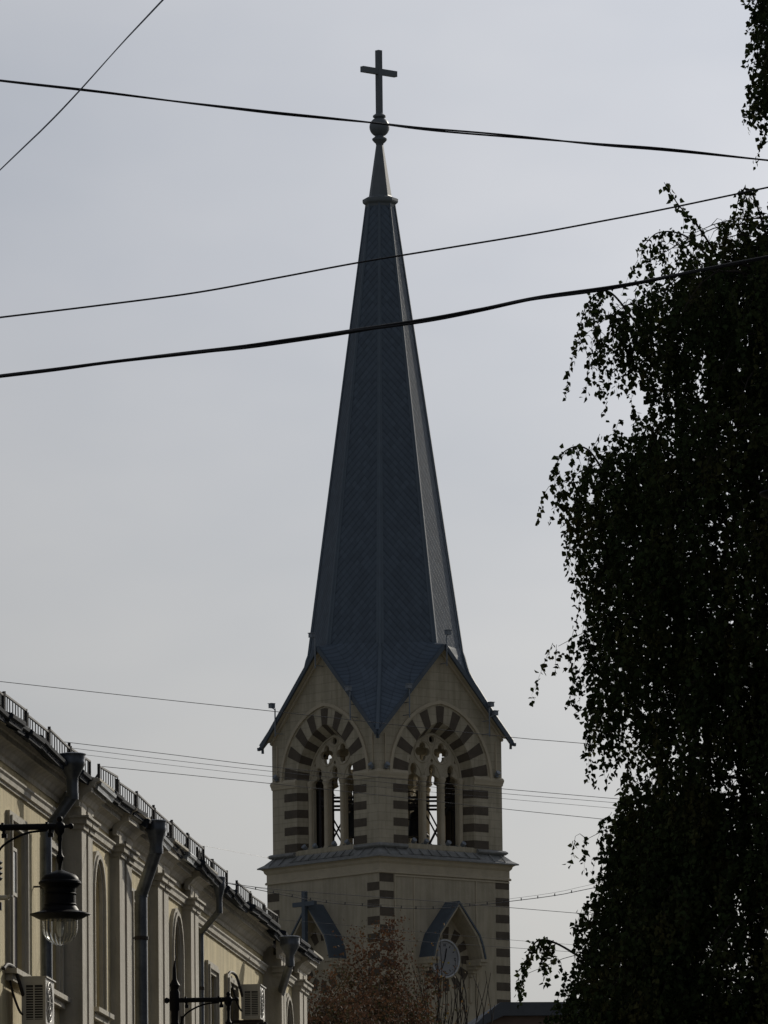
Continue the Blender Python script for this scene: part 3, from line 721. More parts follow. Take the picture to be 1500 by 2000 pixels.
def window(w_, d, style):
    s0, s1, z0, z1, ar = w_
    # stepped surround
    mb = MB()
    steps = [(.16, .11, .05), (.11, .055, .075), (.055, 0.0, .04)]
    for go, gi, pj in steps:
        lo, li = wloop(w_, go), wloop(w_, gi)
        n_ = len(lo)
        for j in range(1, n_):
            j2 = (j+1) % n_
            a, b, c, e_ = lo[j], lo[j2], li[j2], li[j]
            mb.add([B(a[0], d+pj, a[1]), B(b[0], d+pj, b[1]), B(c[0], d+pj, c[1]), B(e_[0], d+pj, e_[1])], [(0, 1, 2, 3)])
            mb.add([B(a[0], d-.01, a[1]), B(b[0], d-.01, b[1]), B(b[0], d+pj, b[1]), B(a[0], d+pj, a[1])], [(0, 1, 2, 3)])
            mb.add([B(e_[0], d-.01, e_[1]), B(c[0], d-.01, c[1]), B(c[0], d+pj, c[1]), B(e_[0], d+pj, e_[1])], [(3, 2, 1, 0)])
    root = mb.build('window', 'white', bld)
    # pane at the back, frame in front of it
    mb = MB(); lp = wloop(w_, .02)
    mb.add([B(s, d-.215, z) for s, z in lp], [tuple(range(len(lp)))], 0); mb.build('pane', 'paleglass' if style == 'plain' else 'glass', root)
    mb = MB(); f0 = .065
    lo, li = wloop(w_, -.0), wloop((s0, s1, z0+f0, z1, ar), -f0)
    n_ = len(lo)
    for j in range(n_):
        j2 = (j+1) % n_; a, b, c, e_ = lo[j], lo[j2], li[j2], li[j]
        mb.add([B(q[0], y, q[1]) for y in (d-.15, d-.21) for q in (a, b, c, e_)], [(0, 1, 2, 3), (3, 2, 6, 7), (0, 4, 5, 1)])
    mid = (s0+s1)/2; zt = z1-(.55 if ar else .52)
    mb.box((mid-.035, -(d-.15), z0+f0), (mid+.035, -(d-.21), z1-f0-.004)); mb.box((s0+f0, -(d-.145), zt-.04), (s1-f0, -(d-.208), zt+.04))
    mb.build('frame', 'reveal', root)
    if style == 'blind':
        mb = MB(); mb.box((s0+.02, -(d-.05), z0+.1), (s1-.02, -(d-.08), z1-.75)); mb.build('blind', 'blind', root)
        mb = MB(); a_ = s0+.03; mb.box((a_, -(d+.02), z1-.78), (a_+.62, -(d-.03), z1-.74)); mb.box((a_, -(d+.02), z1-.26), (a_+.62, -(d-.03), z1-.22))
        mb.box((a_, -(d+.02), z1-.738), (a_+.04, -(d-.03), z1-.262)); mb.box((a_+.58, -(d+.02), z1-.738), (a_+.62, -(d-.03), z1-.262)); mb.build('vent_sash', 'reveal', root)
        mb = MB(); mb.box((a_+.042, -(d+.005), z1-.738), (a_+.578, -(d-.01), z1-.262)); mb.build('vent_pane', 'paleglass', root)
    if style == 'grille':
        mb = MB(); k = 7
        for i in range(k):
            s = s0+(s1-s0)*(i+.5)/k; h = z1 if not ar else z1-(s1-s0)/2+math.sqrt(max(0, ((s1-s0)/2)**2-(s-mid)**2))
            mb.tube([B(s, d-.03, z0), B(s, d-.03, h)], .012, 5)
        for z in (z0+.3, z0+.9, z0+1.35): mb.bar(B(s0, d-.03, z), B(s1, d-.03, z), .02, .03)
        mb.build('grille', 'iron', root)
    # sill
    mb = MB(); mb.box((s0-.28, -(d+.14), z0-.07), (s1+.28, -(d-.2), z0-.012)); mb.box((s0-.24, -(d+.08), z0-.15), (s1+.24, -(d), z0-.0725))
    mb.build('sill', 'white', root)
    return root
for i, w_ in enumerate(wA): window(w_, 0, 'blind' if i >= 6 else 'plain')
for i, w_ in enumerate(wB): window(w_, DB, ('blindless', 'plain', 'grille')[i])
for i, w_ in enumerate(wC): window(w_, 0, 'grille')
for i, w_ in enumerate(wD): window(w_, DB, 'grille')
# pilasters (each with a sunk groove between two strips), capitals
PIL = [(SB0, 90.62, DB), (93.25, 94.5, DB), (97.3, 98.45, DB), (101.02, SB1, DB), (SD0, 113.55, DB), (115.63, SD1, DB)]
for a, b, d in PIL:
    mb = MB(); g0, g1 = a+(b-a)*.40, a+(b-a)*.58
    mb.box((a, -DP, 0), (g0, -(d-.3), ZW-.12), 0); mb.box((g1, -DP, 0), (b, -(d-.3), ZW-.12), 0)
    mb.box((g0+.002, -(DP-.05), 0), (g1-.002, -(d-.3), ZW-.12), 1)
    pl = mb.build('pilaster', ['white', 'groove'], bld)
    mb = MB()
    for z0, z1, o_ in ((10.50, 10.56, .03), (10.562, 10.63, .07), (10.632, 10.66, .10)):
        for x0, x1 in ((a, g0), (g1, b)): mb.box((x0-o_, -(DP+o_), z0), (x1+o_*.6, -(d-.02), z1))
    mb.build('capital', 'white', pl)
# side returns of the bays
for s in (SB0, SB1, SD0):
    mb = MB(); mb.box((s-.006, -(DB+.0), 0), (s+.01, .1, ZW)); mb.build('bay_return', 'white', bld)
# string course
def extr(mb, prof, s0, s1, d, mi=0):
    n_ = len(prof)
    vs = [B(s0, d+p, z) for p, z in prof]+[B(s1, d+p, z) for p, z in prof]
    mb.add(vs, [(i, (i+1) % n_, n_+(i+1) % n_, n_+i) for i in range(n_)]+[tuple(range(n_))[::-1], tuple(range(n_, 2*n_))], mi)
sp_ = [(-.02, 10.53), (.03, 10.53), (.03, 10.56), (.06, 10.57), (.065, 10.62), (.09, 10.645), (.09, 10.665), (-.02, 10.68)]
for s0, s1, d in ((SA, SB0-.01, 0), (90.74, 93.2, DB), (94.6, 97.25, DB), (98.55, 100.98, DB), (SB1+.01, SD0-.03, 0), (113.65, 115.55, DB)):
    mb = MB(); extr(mb, sp_, s0, s1, d); mb.build('string_course', 'white', bld)
# cornice
def cor(dz=0): return [(p*.76 if p > 0 else p, z+dz) for p, z in ((-.03, 10.80), (.03, 10.80), (.03, 10.86), (.07, 10.875), (.12, 10.93), (.20, 10.965), (.235, 10.965), (.235, 11.03), (.27, 11.035), (.30, 11.08), (.37, 11.10), (.37, 11.13), (-.03, 11.18))]
for s0, s1, d, dz in ((SA, SB0-.18, 0, .0), (SB0-.20, 90.80, DB+.09, -.035), (90.80, 93.05, DB-.01, -.035), (93.05, 94.7, DB+.09, -.035), (94.7, 97.1, DB-.01, -.035), (97.1, 98.65, DB+.09, -.035), (98.65, 100.8, DB-.01, -.035), (100.8, SB1+.2, DB+.09, -.035),
                   (SB1+.2, SD0-.2, 0, 0), (SD0-.2, 113.75, DB+.09, -.035), (113.75, 115.4, DB-.01, -.035), (115.4, SD1+.12, DB+.09, -.035)):
    mb = MB(); extr(mb, cor(dz), s0, s1, d); mb.build('cornice', 'white', bld)
# roof with ragged metal eave sheets
mb = MB()
mb.add([(SA, .2, 11.19), (SD1+.25, .2, 11.19), (SD1+.25, 6, 13.3), (SA, 6, 13.3), (SA, 12.4, 11.19), (SD1+.25, 12.4, 11.19)], [(0, 1, 2, 3), (3, 2, 5, 4), (0, 3, 4), (1, 5, 2)])
mb.build('roof', 'roofmetal', bld)
random.seed(3)
s = SA
while s < SD1+.12:
    ln = random.choice((.7, 1.0, 1.4)); e1 = min(s+ln, SD1+.16); bay = (SB0-.15 < s < SB1+.1) or s > SD0-.15
    d = (DB-.06 if bay else 0)+.40+random.uniform(-.04, .05); z = 11.13+random.uniform(-.03, .03)-(.04 if bay else 0); sag = random.uniform(-.05, .03)
    mb = MB()
    mb.add([B(s, d, z), B(e1+.03, d+random.uniform(-.03, .03), z+sag), B(e1+.03, -.3, 11.36), B(s, -.3, 11.36), B(s, d-.02, z-.11), B(e1+.03, d-.02, z+sag-.11), B(e1+.03, -.02, 11.2), B(s, -.02, 11.2)],
           [(0, 1, 2, 3), (7, 6, 5, 4), (0, 4, 5, 1), (1, 5, 6, 2), (0, 3, 7, 4)])
    mb.tube([B(s, d, z-.03), B(e1+.03, d, z+sag-.03)], .035, 6)
    light = random.random() < .16
    mb.build('eave_sheet', 'roofzinc' if light else 'roofmetal', bld)
    s = e1
# snow railing in segments
s = 74.0; random.seed(5)
while s < 113.0:
    ln = 1.9; e1 = s+ln-.06; mb = MB(); t0 = random.uniform(-.03, .03); t1 = random.uniform(-.03, .03); dd = .20
    if 89.4 < s < 102: dd = .30
    zb = 11.16; top = zb+.29
    if 105.2 < s < 107: s += 1.2; continue
    mb.bar(B(s, dd, top+t0), B(e1, dd, top+t1), .022, .022); mb.bar(B(s, dd, zb+.05+t0), B(e1, dd, zb+.05+t1), .018, .018)
    k = 8
    for i in range(k+1):
        f_ = i/k; ss = s+(e1-s)*f_; l_ = random.uniform(-.02, .02)
        mb.bar(B(ss, dd, zb+.05+t0+(t1-t0)*f_), B(ss+l_, dd, top+t0+(t1-t0)*f_), .012, .012)
    for ss in (s, e1-.05):
        mb.bar(B(ss, dd-.12, zb), B(ss, dd-.01, top-.10+t0), .02, .02); mb.bar(B(ss, dd+.0, zb-.06), B(ss, dd+.0, top+.03+t0), .016, .035)
    mb.build('railing', 'iron', bld); s += ln
# downpipes: funnel, elbow and pipe
def pipe(foot, top, r, fr, zf, el, ft):
    # foot=(s,d) of the vertical run, top=(s,d) of funnel
    mb = MB(); (s0, d0), (s1, d1) = foot, top
    pts = [B(s0, d0, .2), B(s0, d0, zf-ft), B(s1, d1, zf-el), B(s1, d1, zf-.10)]
    mb.tube(pts[:2], r, 14); mb.tube([Vector(pts[1])-Vector((0, 0, .01)), pts[2]], r*1.03, 14); mb.tube(pts[2:], r*1.06, 14)
    for q in (pts[1], pts[2]): mb.lathe([(r*1.12, -.04), (r*1.14, 0), (r*1.12, .04)], q, 14)
    p = smooth_by(mb.build('downpipe', 'zinc', bld), 50)
    mb = MB(); mb.lathe([(r*1.08, -.14), (r*1.1, -.08), (fr*.86, .04), (fr*.92, .06), (fr, .10), (fr*.95, .12), (fr, .15), (fr*.97, .17), (fr*1.05, .20), (fr*.9, .21)], B(s1, d1, zf), 16)
    smooth_by(mb.build('funnel', 'zinc', p), 40)
    for z in (9.6, 8.1):
        mb = MB(); mb.lathe([(r*1.1, -.025), (r*1.18, -.02), (r*1.18, .02), (r*1.1, .025)], B(s0, d0, z), 14); mb.bar(B(s0-.02, -.05, z), B(s0-.02, d0, z), .02, .02)
        mb.build('bracket', 'iron', p)
def pp(pxf, pxt, pyt, df, dt, r, fr, el, ft):
    s0 = Sx(pxf, df); s1, zf = fs(pxt, pyt, dt); pipe((s0, df), (s1, dt), r, fr, zf, el, ft); return s0
pp(91, 141, 1506, .15, .46, .066, .16, .30, .72)
pp(276, 305, 1634, .36, .60, .078, .135, .18, .70)
pp(392, 428, 1742, .15, .46, .04, .09, .26, .52)
pp(545, 566, 1856, .20, .58, .06, .155, .20, .52)

# air conditioners
def aircon(s, z, label, big=1.0, flip=False):
    t_ = empty('air_conditioner', B(s, 0, z), 0, label, 'air conditioner', 'air conditioners on the yellow building')
    c, s_ = math.cos(PI/2-FA), math.sin(PI/2-FA); bx, by = -OFF*ca, OFF*sa
    t_.location = (bx+s*c, by+s*s_, z); t_.rotation_euler.z = PI/2-FA
    W, H_, D_ = .80*big, .54*big, .28; d0 = .16
    mb = MB()
    x0, x1, y0, y1 = 0, W, -(d0+D_), -d0
    mb.box((x0+.012, y0+.012, 0.01), (x1, y1-.01, H_-.01), 0)
    # rim of the near end with recessed grille
    for a, b in (((x0, y0, 0), (x0+.02, y0+.035, H_)), ((x0, y1-.05, 0), (x0+.02, y1, H_)), ((x0, y0+.036, 0), (x0+.02, y1-.051, .05)), ((x0, y0+.036, H_-.09), (x0+.02, y1-.051, H_))): mb.box(a, b, 0)
    mb.box((x0-.004, y0-.012, H_-.005), (x1+.01, y1, H_+.01), 0)
    cs = mb.build('casing', 'acwhite', t_)
    mb = MB(); mb.box((x0+.004, y0+.036, .052), (x0+.0115, y1-.052, H_-.092), 0)
    mb.build('coil', 'acdark', t_)
    mb = MB()
    for i in range(13): z_ = .06+(H_-.16)*i/13; mb.box((x0-.002, y0+.037, z_), (x0+.0035, y1-.052, z_+.008))
    mb.box((x0-.0045, (y0+y1)/2-.012, .05), (x0-.0022, (y0+y1)/2+.004, H_-.09)); mb.box((x0-.003, y1-.14, H_-.06), (x0-.0005, y1-.06, H_-.045)); mb.build('louvre', 'acwhite', t_)
    mb = MB(); rr = H_*.42; n_ = 28; cx, cz = W*.42, H_*.5
    vs = [(cx+rr*math.cos(2*PI*i/n_), y0+.008, cz+rr*math.sin(2*PI*i/n_)) for i in range(n_)]; mb.add(vs, [tuple(range(n_))], 0)
    for q in (.35, .7, 1.0): mb.tube([(cx+rr*q*math.cos(2*PI*i/n_), y0, cz+rr*q*math.sin(2*PI*i/n_)) for i in range(n_+2)], .006, 5, mi=1, cap=False)
    for i in range(6): a = PI/6*i; mb.bar((cx-rr*math.cos(a), y0-.002, cz-rr*math.sin(a)), (cx+rr*math.cos(a), y0-.002, cz+rr*math.sin(a)), .006, .006, 1, up=(0, 1, 0))
    mb.build('fan_grille', ['acdark', 'acwhite'], t_)
    mb = MB()
    for x in (.12, W-.15): mb.box((x, -(d0+D_+.03), -.045), (x+.04, 0, -.005)); mb.box((x, -.03, -.4), (x+.04, 0, -.046)); mb.bar((x+.02, -.02, -.36), (x+.02, -(d0+D_*.8), -.05), .03, .03)
    mb.build('bracket', 'iron', t_)
    mb = MB()
    mb.tube(catmull([(.05, -d0-.02, .30), (-.06, -d0, .42), (-.10, -.10, .62), (-.35, -.05, .66), (-.55, -.03, .60)]), .022, 8); mb.tube(catmull([(.05, -d0-.02, .10), (-.08, -.14, .16), (-.10, -.06, .4), (-.12, -.03, .62)]), .014, 6)
    mb.build('hose', 'iron', t_)
s_, z_ = fs(66, 2000, .3); aircon(s_, z_, 'beige air conditioner below the leftmost window near the hanging street lamp', 1.0)
s_, z_ = fs(490, 1990, .3); aircon(s_, z_, 'beige air conditioner beside the third window between the two downpipes at the far end', .92)

# =====================================================================
# STREET LAMPS
# =====================================================================
def lamp(hx, hy, Y, label, flip=1, pyarm=None):
    # hx,hy: photo position of the joint above the hanging lantern
    J = P(hx, hy, Y); AL = .68; rz = -FA + (0 if flip > 0 else PI)
    root = empty('street_lamp', (J.x-flip*AL*ca, J.y+flip*AL*sa, 0), rz, label, 'street lamp', 'hanging street lamps on black posts')
    z = J.z
    mb = MB()
    mb.lathe([(.16, 0), (.16, .5), (.12, .6), (.075, .75), (.055, 1.6), (.045, z-.35), (.06, z-.32), (.048, z-.28), (.048, z-.14), (.065, z-.12), (.065, z+.10), (.05, z+.13), (.055, z+.16), (.07, z+.19), (.05, z+.22), (.028, z+.27), (.022, z+.40), (.018, z+.42), (.006, z+.50)], n=16)
    smooth_by(mb.build('post', 'black', root), 50)
    mb = MB(); mb.tube([(-.06, 0, z), (AL, 0, z)], .031, 10); mb.lathe([(.0, -.04), (.03, -.025), (.035, 0), (.03, .025), (.0, .04)], (-.10, 0, z), 10)
    for x in (.15, AL-.09): mb.tube([(x, 0, z), (x, 0, z-.07)], .016, 8); mb.box((x-.02, -.02, z-.10), (x+.03, .02, z-.06))
    for x in (.14, AL-.12): mb.box((x-.012, -.036, z-.036), (x+.012, .036, z+.042))
    mb.build('arm', 'black', root)
    mb = MB(); mb.tube(catmull([(AL-.12, 0, z-.035), (AL-.30, 0, z-.055), (.22, 0, z-.12), (.11, 0, z-.21), (.05, 0, z-.38)]), .011, 8)
    for q in range(4): mb.lathe([(.03, 0), (.05, .02), (.03, .04)], (.09, 0, z-.50+.05*q), 8)
    mb.tube([(.09, 0, z-.55), (.09, 0, z-.20)], .02, 8); mb.build('scroll_bracket', 'black', root)
    mb = MB()
    mb.lathe([(.0, .10), (.022, .09), (.03, .065), (.02, .045), (.04, .03), (.058, 0), (.05, -.03), (.045, -.055), (.02, -.09), (.026, -.12), (.017, -.15), (.017, -.24), (.026, -.27), (.042, -.29), (.034, -.32), (.017, -.36), (.015, -.41), (.026, -.43), (.032, -.47)], (AL, 0, z), 14)
    mb.tube([(AL+.04, 0, z), (AL+.09, 0, z)], .016, 8); mb.lathe([(.0, -.032), (.022, -.02), (.028, 0), (.022, .02), (0, .032)], (AL+.105, 0, z), 10)
    smooth_by(mb.build('hanger', 'black', root), 50)
    mb = MB(); g = 1/208.6
    pf = [(6, 1700), (20, 1706), (31, 1710), (36, 1716), (37, 1720), (41.5, 1723), (42, 1727), (36, 1733), (31.5, 1736), (30.5, 1745), (33, 1747), (30.5, 1750), (31, 1766), (33, 1768), (31.5, 1771), (35, 1776), (37, 1780), (46, 1782.5), (59, 1786), (59.5, 1788), (52, 1791), (45, 1795), (36, 1798), (33, 1798)]
    mb.lathe([(r_*g, -(y-1614)*g) for r_, y in pf], (AL, 0, z), 36); hd = smooth_by(mb.build('lantern_hood', 'black', root), 35)
    mb = MB(); pf = [(35*g, -(1797-1614)*g), (35.2*g, -(1806-1614)*g)]+[(35*g*math.cos(a), -(1814-1614)*g-34*g*math.sin(a)) for a in [R(i*9) for i in range(11)]]
    mb.lathe(pf, (0, 0, 0), 48, cap=False); gb = smooth_by(mb.build('glass_globe', 'clear', root), 180); gb.location = (AL, 0, z)
    mb = MB(); mb.lathe([(.008, -.88), (.03, -.90), (.035, -.97), (.02, -1.03), (.0, -1.05)], (AL, 0, z), 12); mb.build('bulb', 'ring', root)
    return root
lamp(116.6, 1614, 70, 'black street lamp with clear globe hanging beside the left downpipe')
lamp(446, 1952, 94, 'farther black street lamp whose arm crosses the rectangular windows')
lamp(1573, 688, 43, 'black street lamp at the right edge in front of the birch', flip=-1)
# security camera on the first post
J = P(116.6, 1614, 70)
sc = empty('security_camera', (J.x-.68*ca+.05, J.y+.68*sa, J.z-.66), -FA, 'small pale security camera on the left street lamp post', 'camera')
mb = MB(); mb.tube([(.02, 0, 0), (.145, -.02, -.005)], .024, 10); mb.lathe([(.02, -.012), (.03, 0), (.03, .02)], (.155, -.02, 0), 10); mb.build('body', 'acwhite', sc)
mb = MB(); mb.bar((-.05, 0, -.05), (.06, 0, -.02), .025, .03); mb.box((.03, -.03, -.12), (.075, .03, -.045)); mb.build('bracket', 'black', sc)

# =====================================================================
# CABLES
# =====================================================================
def cable(name, pts, Y0, Y1, r, label, m='cable', strands=1, twist=.6, ext=True, clips=0, group='cables crossing the street', grow=1.0, extl=True):
    if ext:
        (xa, ya), (xb, yb) = pts[0], pts[1]; k = 500/max(1, abs(xb-xa))
        if extl: pts = [(xa-(xb-xa)*k, ya-(yb-ya)*k)]+list(pts)
        (xa, ya), (xb, yb) = pts[-2], pts[-1]; k = 500/max(1, abs(xb-xa)); pts = list(pts)+[(xb+(xb-xa)*k, yb+(yb-ya)*k)]
    q = []
    n_ = len(pts); xs0, xs1 = pts[0][0], pts[-1][0]
    for px, py in pts:
        f_ = (px-xs0)/(xs1-xs0) if xs1 != xs0 else 0
        q.append(P(px, py, Y0+(Y1-Y0)*f_))
    q = catmull(q, 14); mb = MB(); ln = 0
    for k in range(strands):
        path = []; ln = 0; prev = q[0]
        for p in q:
            ln += (p-prev).length; prev = p
            if strands > 1:
                a = 2*PI*(ln*twist)+2*PI*k/strands; jit = 1+.9*math.sin(ln*1.7+k*2)*math.sin(ln*.63+k)
                p = p+Vector((0, math.cos(a), math.sin(a)))*(r*1.0*jit*grow)
            path.append(p)
        mb.tube(path, r, 7)
    if clips:
        ln = 0; prev = q[0]; nxt = clips
        for p in q:
            ln += (p-prev).length; prev = p
            if ln > nxt: mb.box((p.x-r*1.4, p.y-r*2, p.z-r*1.5), (p.x+r*1.4, p.y+r*2, p.z+r*6)); nxt += clips
    return tag(smooth_by(mb.build(name, m), 60), label, 'cable', group)
cable('overhead_cable', [(0, 332), (90, 245), (155, 177), (240, 83), (318, 0)], 44, 44, .0035, 'thin pale twin wire running steeply across the top left corner', 'wireb', 2, .5)
cable('overhead_cable', [(0, 157), (155, 175), (310, 194), (430, 208), (540, 221), (650, 232), (740, 241), (850, 254), (1050, 271), (1180, 283), (1300, 293), (1500, 313)], 46, 50, .0062, 'dark twisted cable crossing the sky just under the cross', 'cable', 2, .35, grow=.8)
cable('overhead_cable', [(0, 620), (190, 597), (380, 572), (540, 543), (700, 513), (870, 485), (1040, 457), (1170, 433), (1300, 408), (1500, 366)], 48, 52, .0065, 'thin dark cable rising to the right above the thick cable bundle')
cable('overhead_cable', [(0, 735), (115, 721), (230, 706), (350, 692), (470, 678), (580, 662), (680, 648), (830, 625), (940, 604), (1050, 582), (1200, 560), (1370, 528), (1500, 502)], 46, 52, .0088, 'thick black cable bundle crossing the middle of the spire', 'cable', 3, .25, grow=.75)
def thin(pts, Y, r, label, **k): cable('overhead_wire', pts, Y, Y+8, r, label, 'wire', group='thin wires in front of the belfry', **k)
thin([(0, 1331), (270, 1361), (540, 1390), (740, 1412), (1000, 1440), (1140, 1452)], 70, .0032, 'thin wire crossing in front of both belfry gables')
Yr = 92
thin([(125, 1449), (320, 1472), (525, 1497), (760, 1520), (985, 1541), (1180, 1558)], Yr, .0038, 'topmost of three close thin wires leaving the yellow roof', extl=False)
thin([(140, 1461), (320, 1483), (525, 1506), (760, 1529), (985, 1550), (1180, 1566)], Yr+2, .003, 'middle of three close thin wires leaving the yellow roof', extl=False)
thin([(165, 1474), (320, 1493), (525, 1516), (760, 1539), (985, 1560), (1180, 1577)], Yr+3, .0025, 'lowest of three close thin wires leaving the yellow roof', extl=False)
thin([(200, 1497), (330, 1510), (525, 1530), (760, 1555), (985, 1580), (1160, 1598)], Yr, .0038, 'thin wire crossing the belfry columns below the three close wires', extl=False)
Y2 = 106
thin([(425, 1721), (520, 1741), (620, 1760), (700, 1768), (830, 1775), (930, 1768), (1000, 1760), (1090, 1748), (1180, 1730)], Y2, .0052, 'sagging wire with small clips in front of the clock hood', clips=.34, extl=False)
thin([(425, 1720), (520, 1737), (620, 1755), (700, 1764), (830, 1770), (930, 1763), (1000, 1755), (1090, 1742), (1180, 1722)], Y2, .0022, 'very thin companion wire just above the sagging clipped wire', extl=False)
thin([(428, 1723), (520, 1735), (600, 1742), (750, 1753), (870, 1762), (1000, 1773), (1120, 1783)], Y2+1, .0042, 'straight thin wire passing behind the sagging clipped wire', extl=False)
thin([(545, 1796), (700, 1809), (850, 1823), (1000, 1836), (1130, 1846)], 125, .003, 'faint wire crossing the clock hood above the dial', extl=False)
thin([(600, 1822), (700, 1831), (850, 1841), (1000, 1851), (1130, 1860)], 125, .0036, 'faint wire crossing the top of the clock dial', extl=False)
thin([(380, 1648), (440, 1660), (525, 1676)], 150, .003, 'faint wire between the yellow roof and the tower skirt', ext=False)

# =====================================================================
# TREES
# =====================================================================
def leaves_mesh(name, pos, ln, m, parent, droop=.7, width=.42):
    n_ = len(pos); pos = np.asarray(pos)
    d = rng.normal(size=(n_, 3)); d[:, 2] -= droop*2.0; d /= np.linalg.norm(d, axis=1)[:, None]
    s = rng.normal(size=(n_, 3)); s -= d*(s*d).sum(1)[:, None]; s /= np.linalg.norm(s, axis=1)[:, None]
    nn = np.cross(d, s); l_ = ln*rng.uniform(.65, 1.2, n_)[:, None]; w_ = l_*width*rng.uniform(.85, 1.15, n_)[:, None]
    prof = [(0, 0, 0), (.30, 1, .10), (.62, .62, .10), (1, 0, 0), (.62, -.62, .10), (.30, -1, .10)]
    V = np.stack([pos + d*l_*a + s*w_*b + nn*l_*c for a, b, c in prof], 1).reshape(-1, 3)
    base = np.arange(n_)*6
    q = np.stack([base, base+1, base+2, base+3, base, base+3, base+4, base+5], 1).reshape(-1)
    me = bpy.data.meshes.new(name); me.vertices.add(n_*6); me.vertices.foreach_set('co', V.astype(np.float32).ravel())
    me.loops.add(n_*8); me.loops.foreach_set('vertex_index', q.astype(np.int32))
    me.polygons.add(n_*2); me.polygons.foreach_set('loop_start', np.arange(0, n_*8, 4, dtype=np.int32))
    me.update(calc_edges=True); me.materials.append(M_[m])
    o = bpy.data.objects.new(name, me); C.objects.link(o); o.parent = parent
    return o
def curve_twigs(mb, path, r, n=3): mb.tube(path, r, n, cap=False, r1=r*.35)

# birch: weeping strings of leaves hung from arching limbs
BY = 60.0; TXp = 1720
tb = P(TXp, 1500, BY); BX = tb.x
birch = empty('birch_tree', (BX, BY, 0), 0, 'tall dark weeping birch with hanging leafy strings on the right', 'tree')
def pz(py): return P(1200, py, BY).z
outl = [(-400, 1600), (-100, 1495), (0, 1478), (200, 1484), (330, 1502), (440, 1492), (500, 1420), (540, 1260), (600, 1185), (680, 1160), (760, 1190), (835, 1195), (870, 1100), (960, 1078), (1100, 1080), (1250, 1095), (1350, 1115), (1450, 1140), (1530, 1190), (1600, 1168), (1700, 1142), (1780, 1115), (1860, 1090), (1940, 1060), (2100, 1030), (2400, 1000), (2800, 1080)]
oz = np.array([pz(y) for y, _ in outl])[::-1]; ox = np.array([BX-P(x, y, BY).x for y, x in outl])[::-1]
def rad(z): return float(np.interp(z, oz, ox))
LP = []; tw = MB(); limbs = MB()
random.seed(21)
def string(p, L_, dens=54, sway=None):
    # a hanging string: twig plus alternate leaves
    d = sway or Vector((random.uniform(-.35, .35), random.uniform(-.35, .35), -.35)); q = Vector(p); path = [tuple(q)]; nst = max(3, int(L_/.07)); st_l = L_/nst
    for i in range(nst):
        d = (d*.86 + Vector((random.uniform(-.10, .10), random.uniform(-.10, .10), -.16))); d.normalize(); q = q+d*st_l; path.append(tuple(q))
        for j in range(max(1, int(dens*st_l+random.random()))):
            f_ = random.random(); pos = q-d*st_l*f_
            LP.append((pos.x+random.gauss(0, .014), pos.y+random.gauss(0, .014), pos.z+random.gauss(0, .012)))
    curve_twigs(tw, path[::2] if len(path) > 4 else path, .0022)
def limb(z0, az, Rr, rise, dens=1.0, ns=None, z_tip=None, r0_=.035):
    ca_, sa_ = math.cos(az), math.sin(az)
    zt = z_tip if z_tip is not None else z0+rise
    path = []
    for i in range(13):
        t_ = i/12; rr = Rr*t_; zz = z0+(zt-z0)*math.sin(PI*.5*min(1, t_/.8)) - .30*max(0, (t_-.72)/.28)**1.6 + .18*rise*math.sin(PI*t_)+.03*math.sin(11*t_+az*5)
        path.append(Vector((rr*ca_+.10*math.sin(7*t_+az*3), rr*sa_+.10*math.cos(6*t_+az), zz)))
    limbs.tube(path, [r0_*(1-i/12)**1.3+.002 for i in range(13)], 6, cap=False)
    k = ns or int(Rr*13*dens)
    for i in range(k):
        t_ = (.18+.82*random.random()**.75); j = min(11, int(t_*12)); p = path[j].lerp(path[j+1], t_*12-j) if j < 12 else path[-1]
        off_ = Vector((random.gauss(0, .16), random.gauss(0, .16), random.gauss(0, .06)))*(.4+.6*(1-t_))
        if off_.length > .1: curve_twigs(tw, [tuple(p), tuple(p+off_*.6+Vector((0, 0, .03))), tuple(p+off_)], .004)
        string(p+off_, random.uniform(.35, 1.0)*(1.15-.45*t_))
NL = 210
zlo, zhi = 4.2, 16.2
for i in range(NL):
    zt = zlo+(zhi-zlo)*((i+random.random())/NL); az = (i*2.39996+random.uniform(-.3, .3)) % (2*PI)
    Rr = rad(zt-.25)*random.uniform(.84, 1.02)
    toward = math.cos(az) < -.2
    rise = random.uniform(.5, 1.3); limb(zt-rise*.8, az, max(.4, Rr-.10), rise, 1.0 if toward else .75, z_tip=zt)
# limbs that make the separate tufts of the outline
def tuft(px, py, Yo, rise, ns, back=1.6):
    tip = P(px, py, BY+Yo); x, y = tip.x-BX, Yo; r_ = math.hypot(x, y); az = math.atan2(y, x)
    limb(tip.z-rise, az, r_, rise, ns=int(ns*1.7), z_tip=tip.z, r0_=.016)
for a in ((1318, 430, 0, .35, 16), (1262, 455, .3, .5, 20), (1345, 470, -.3, .6, 16),  (1180, 572, 0, .7, 34), (1150, 600, -.5, .6, 24), (1140, 875, .2, .25, 26), (1100, 890, -.3, .35, 26), 
          (1150, 1580, .1, .3, 12), (1150, 1745, -.2, .35, 22), (1042, 1838, .1, .12, 7), (1085, 1930, .3, .3, 18), (1060, 1965, -.2, .3, 20), (1105, 1200, 0, .5, 24), (1125, 1330, .4, .4, 20)): tuft(*a)
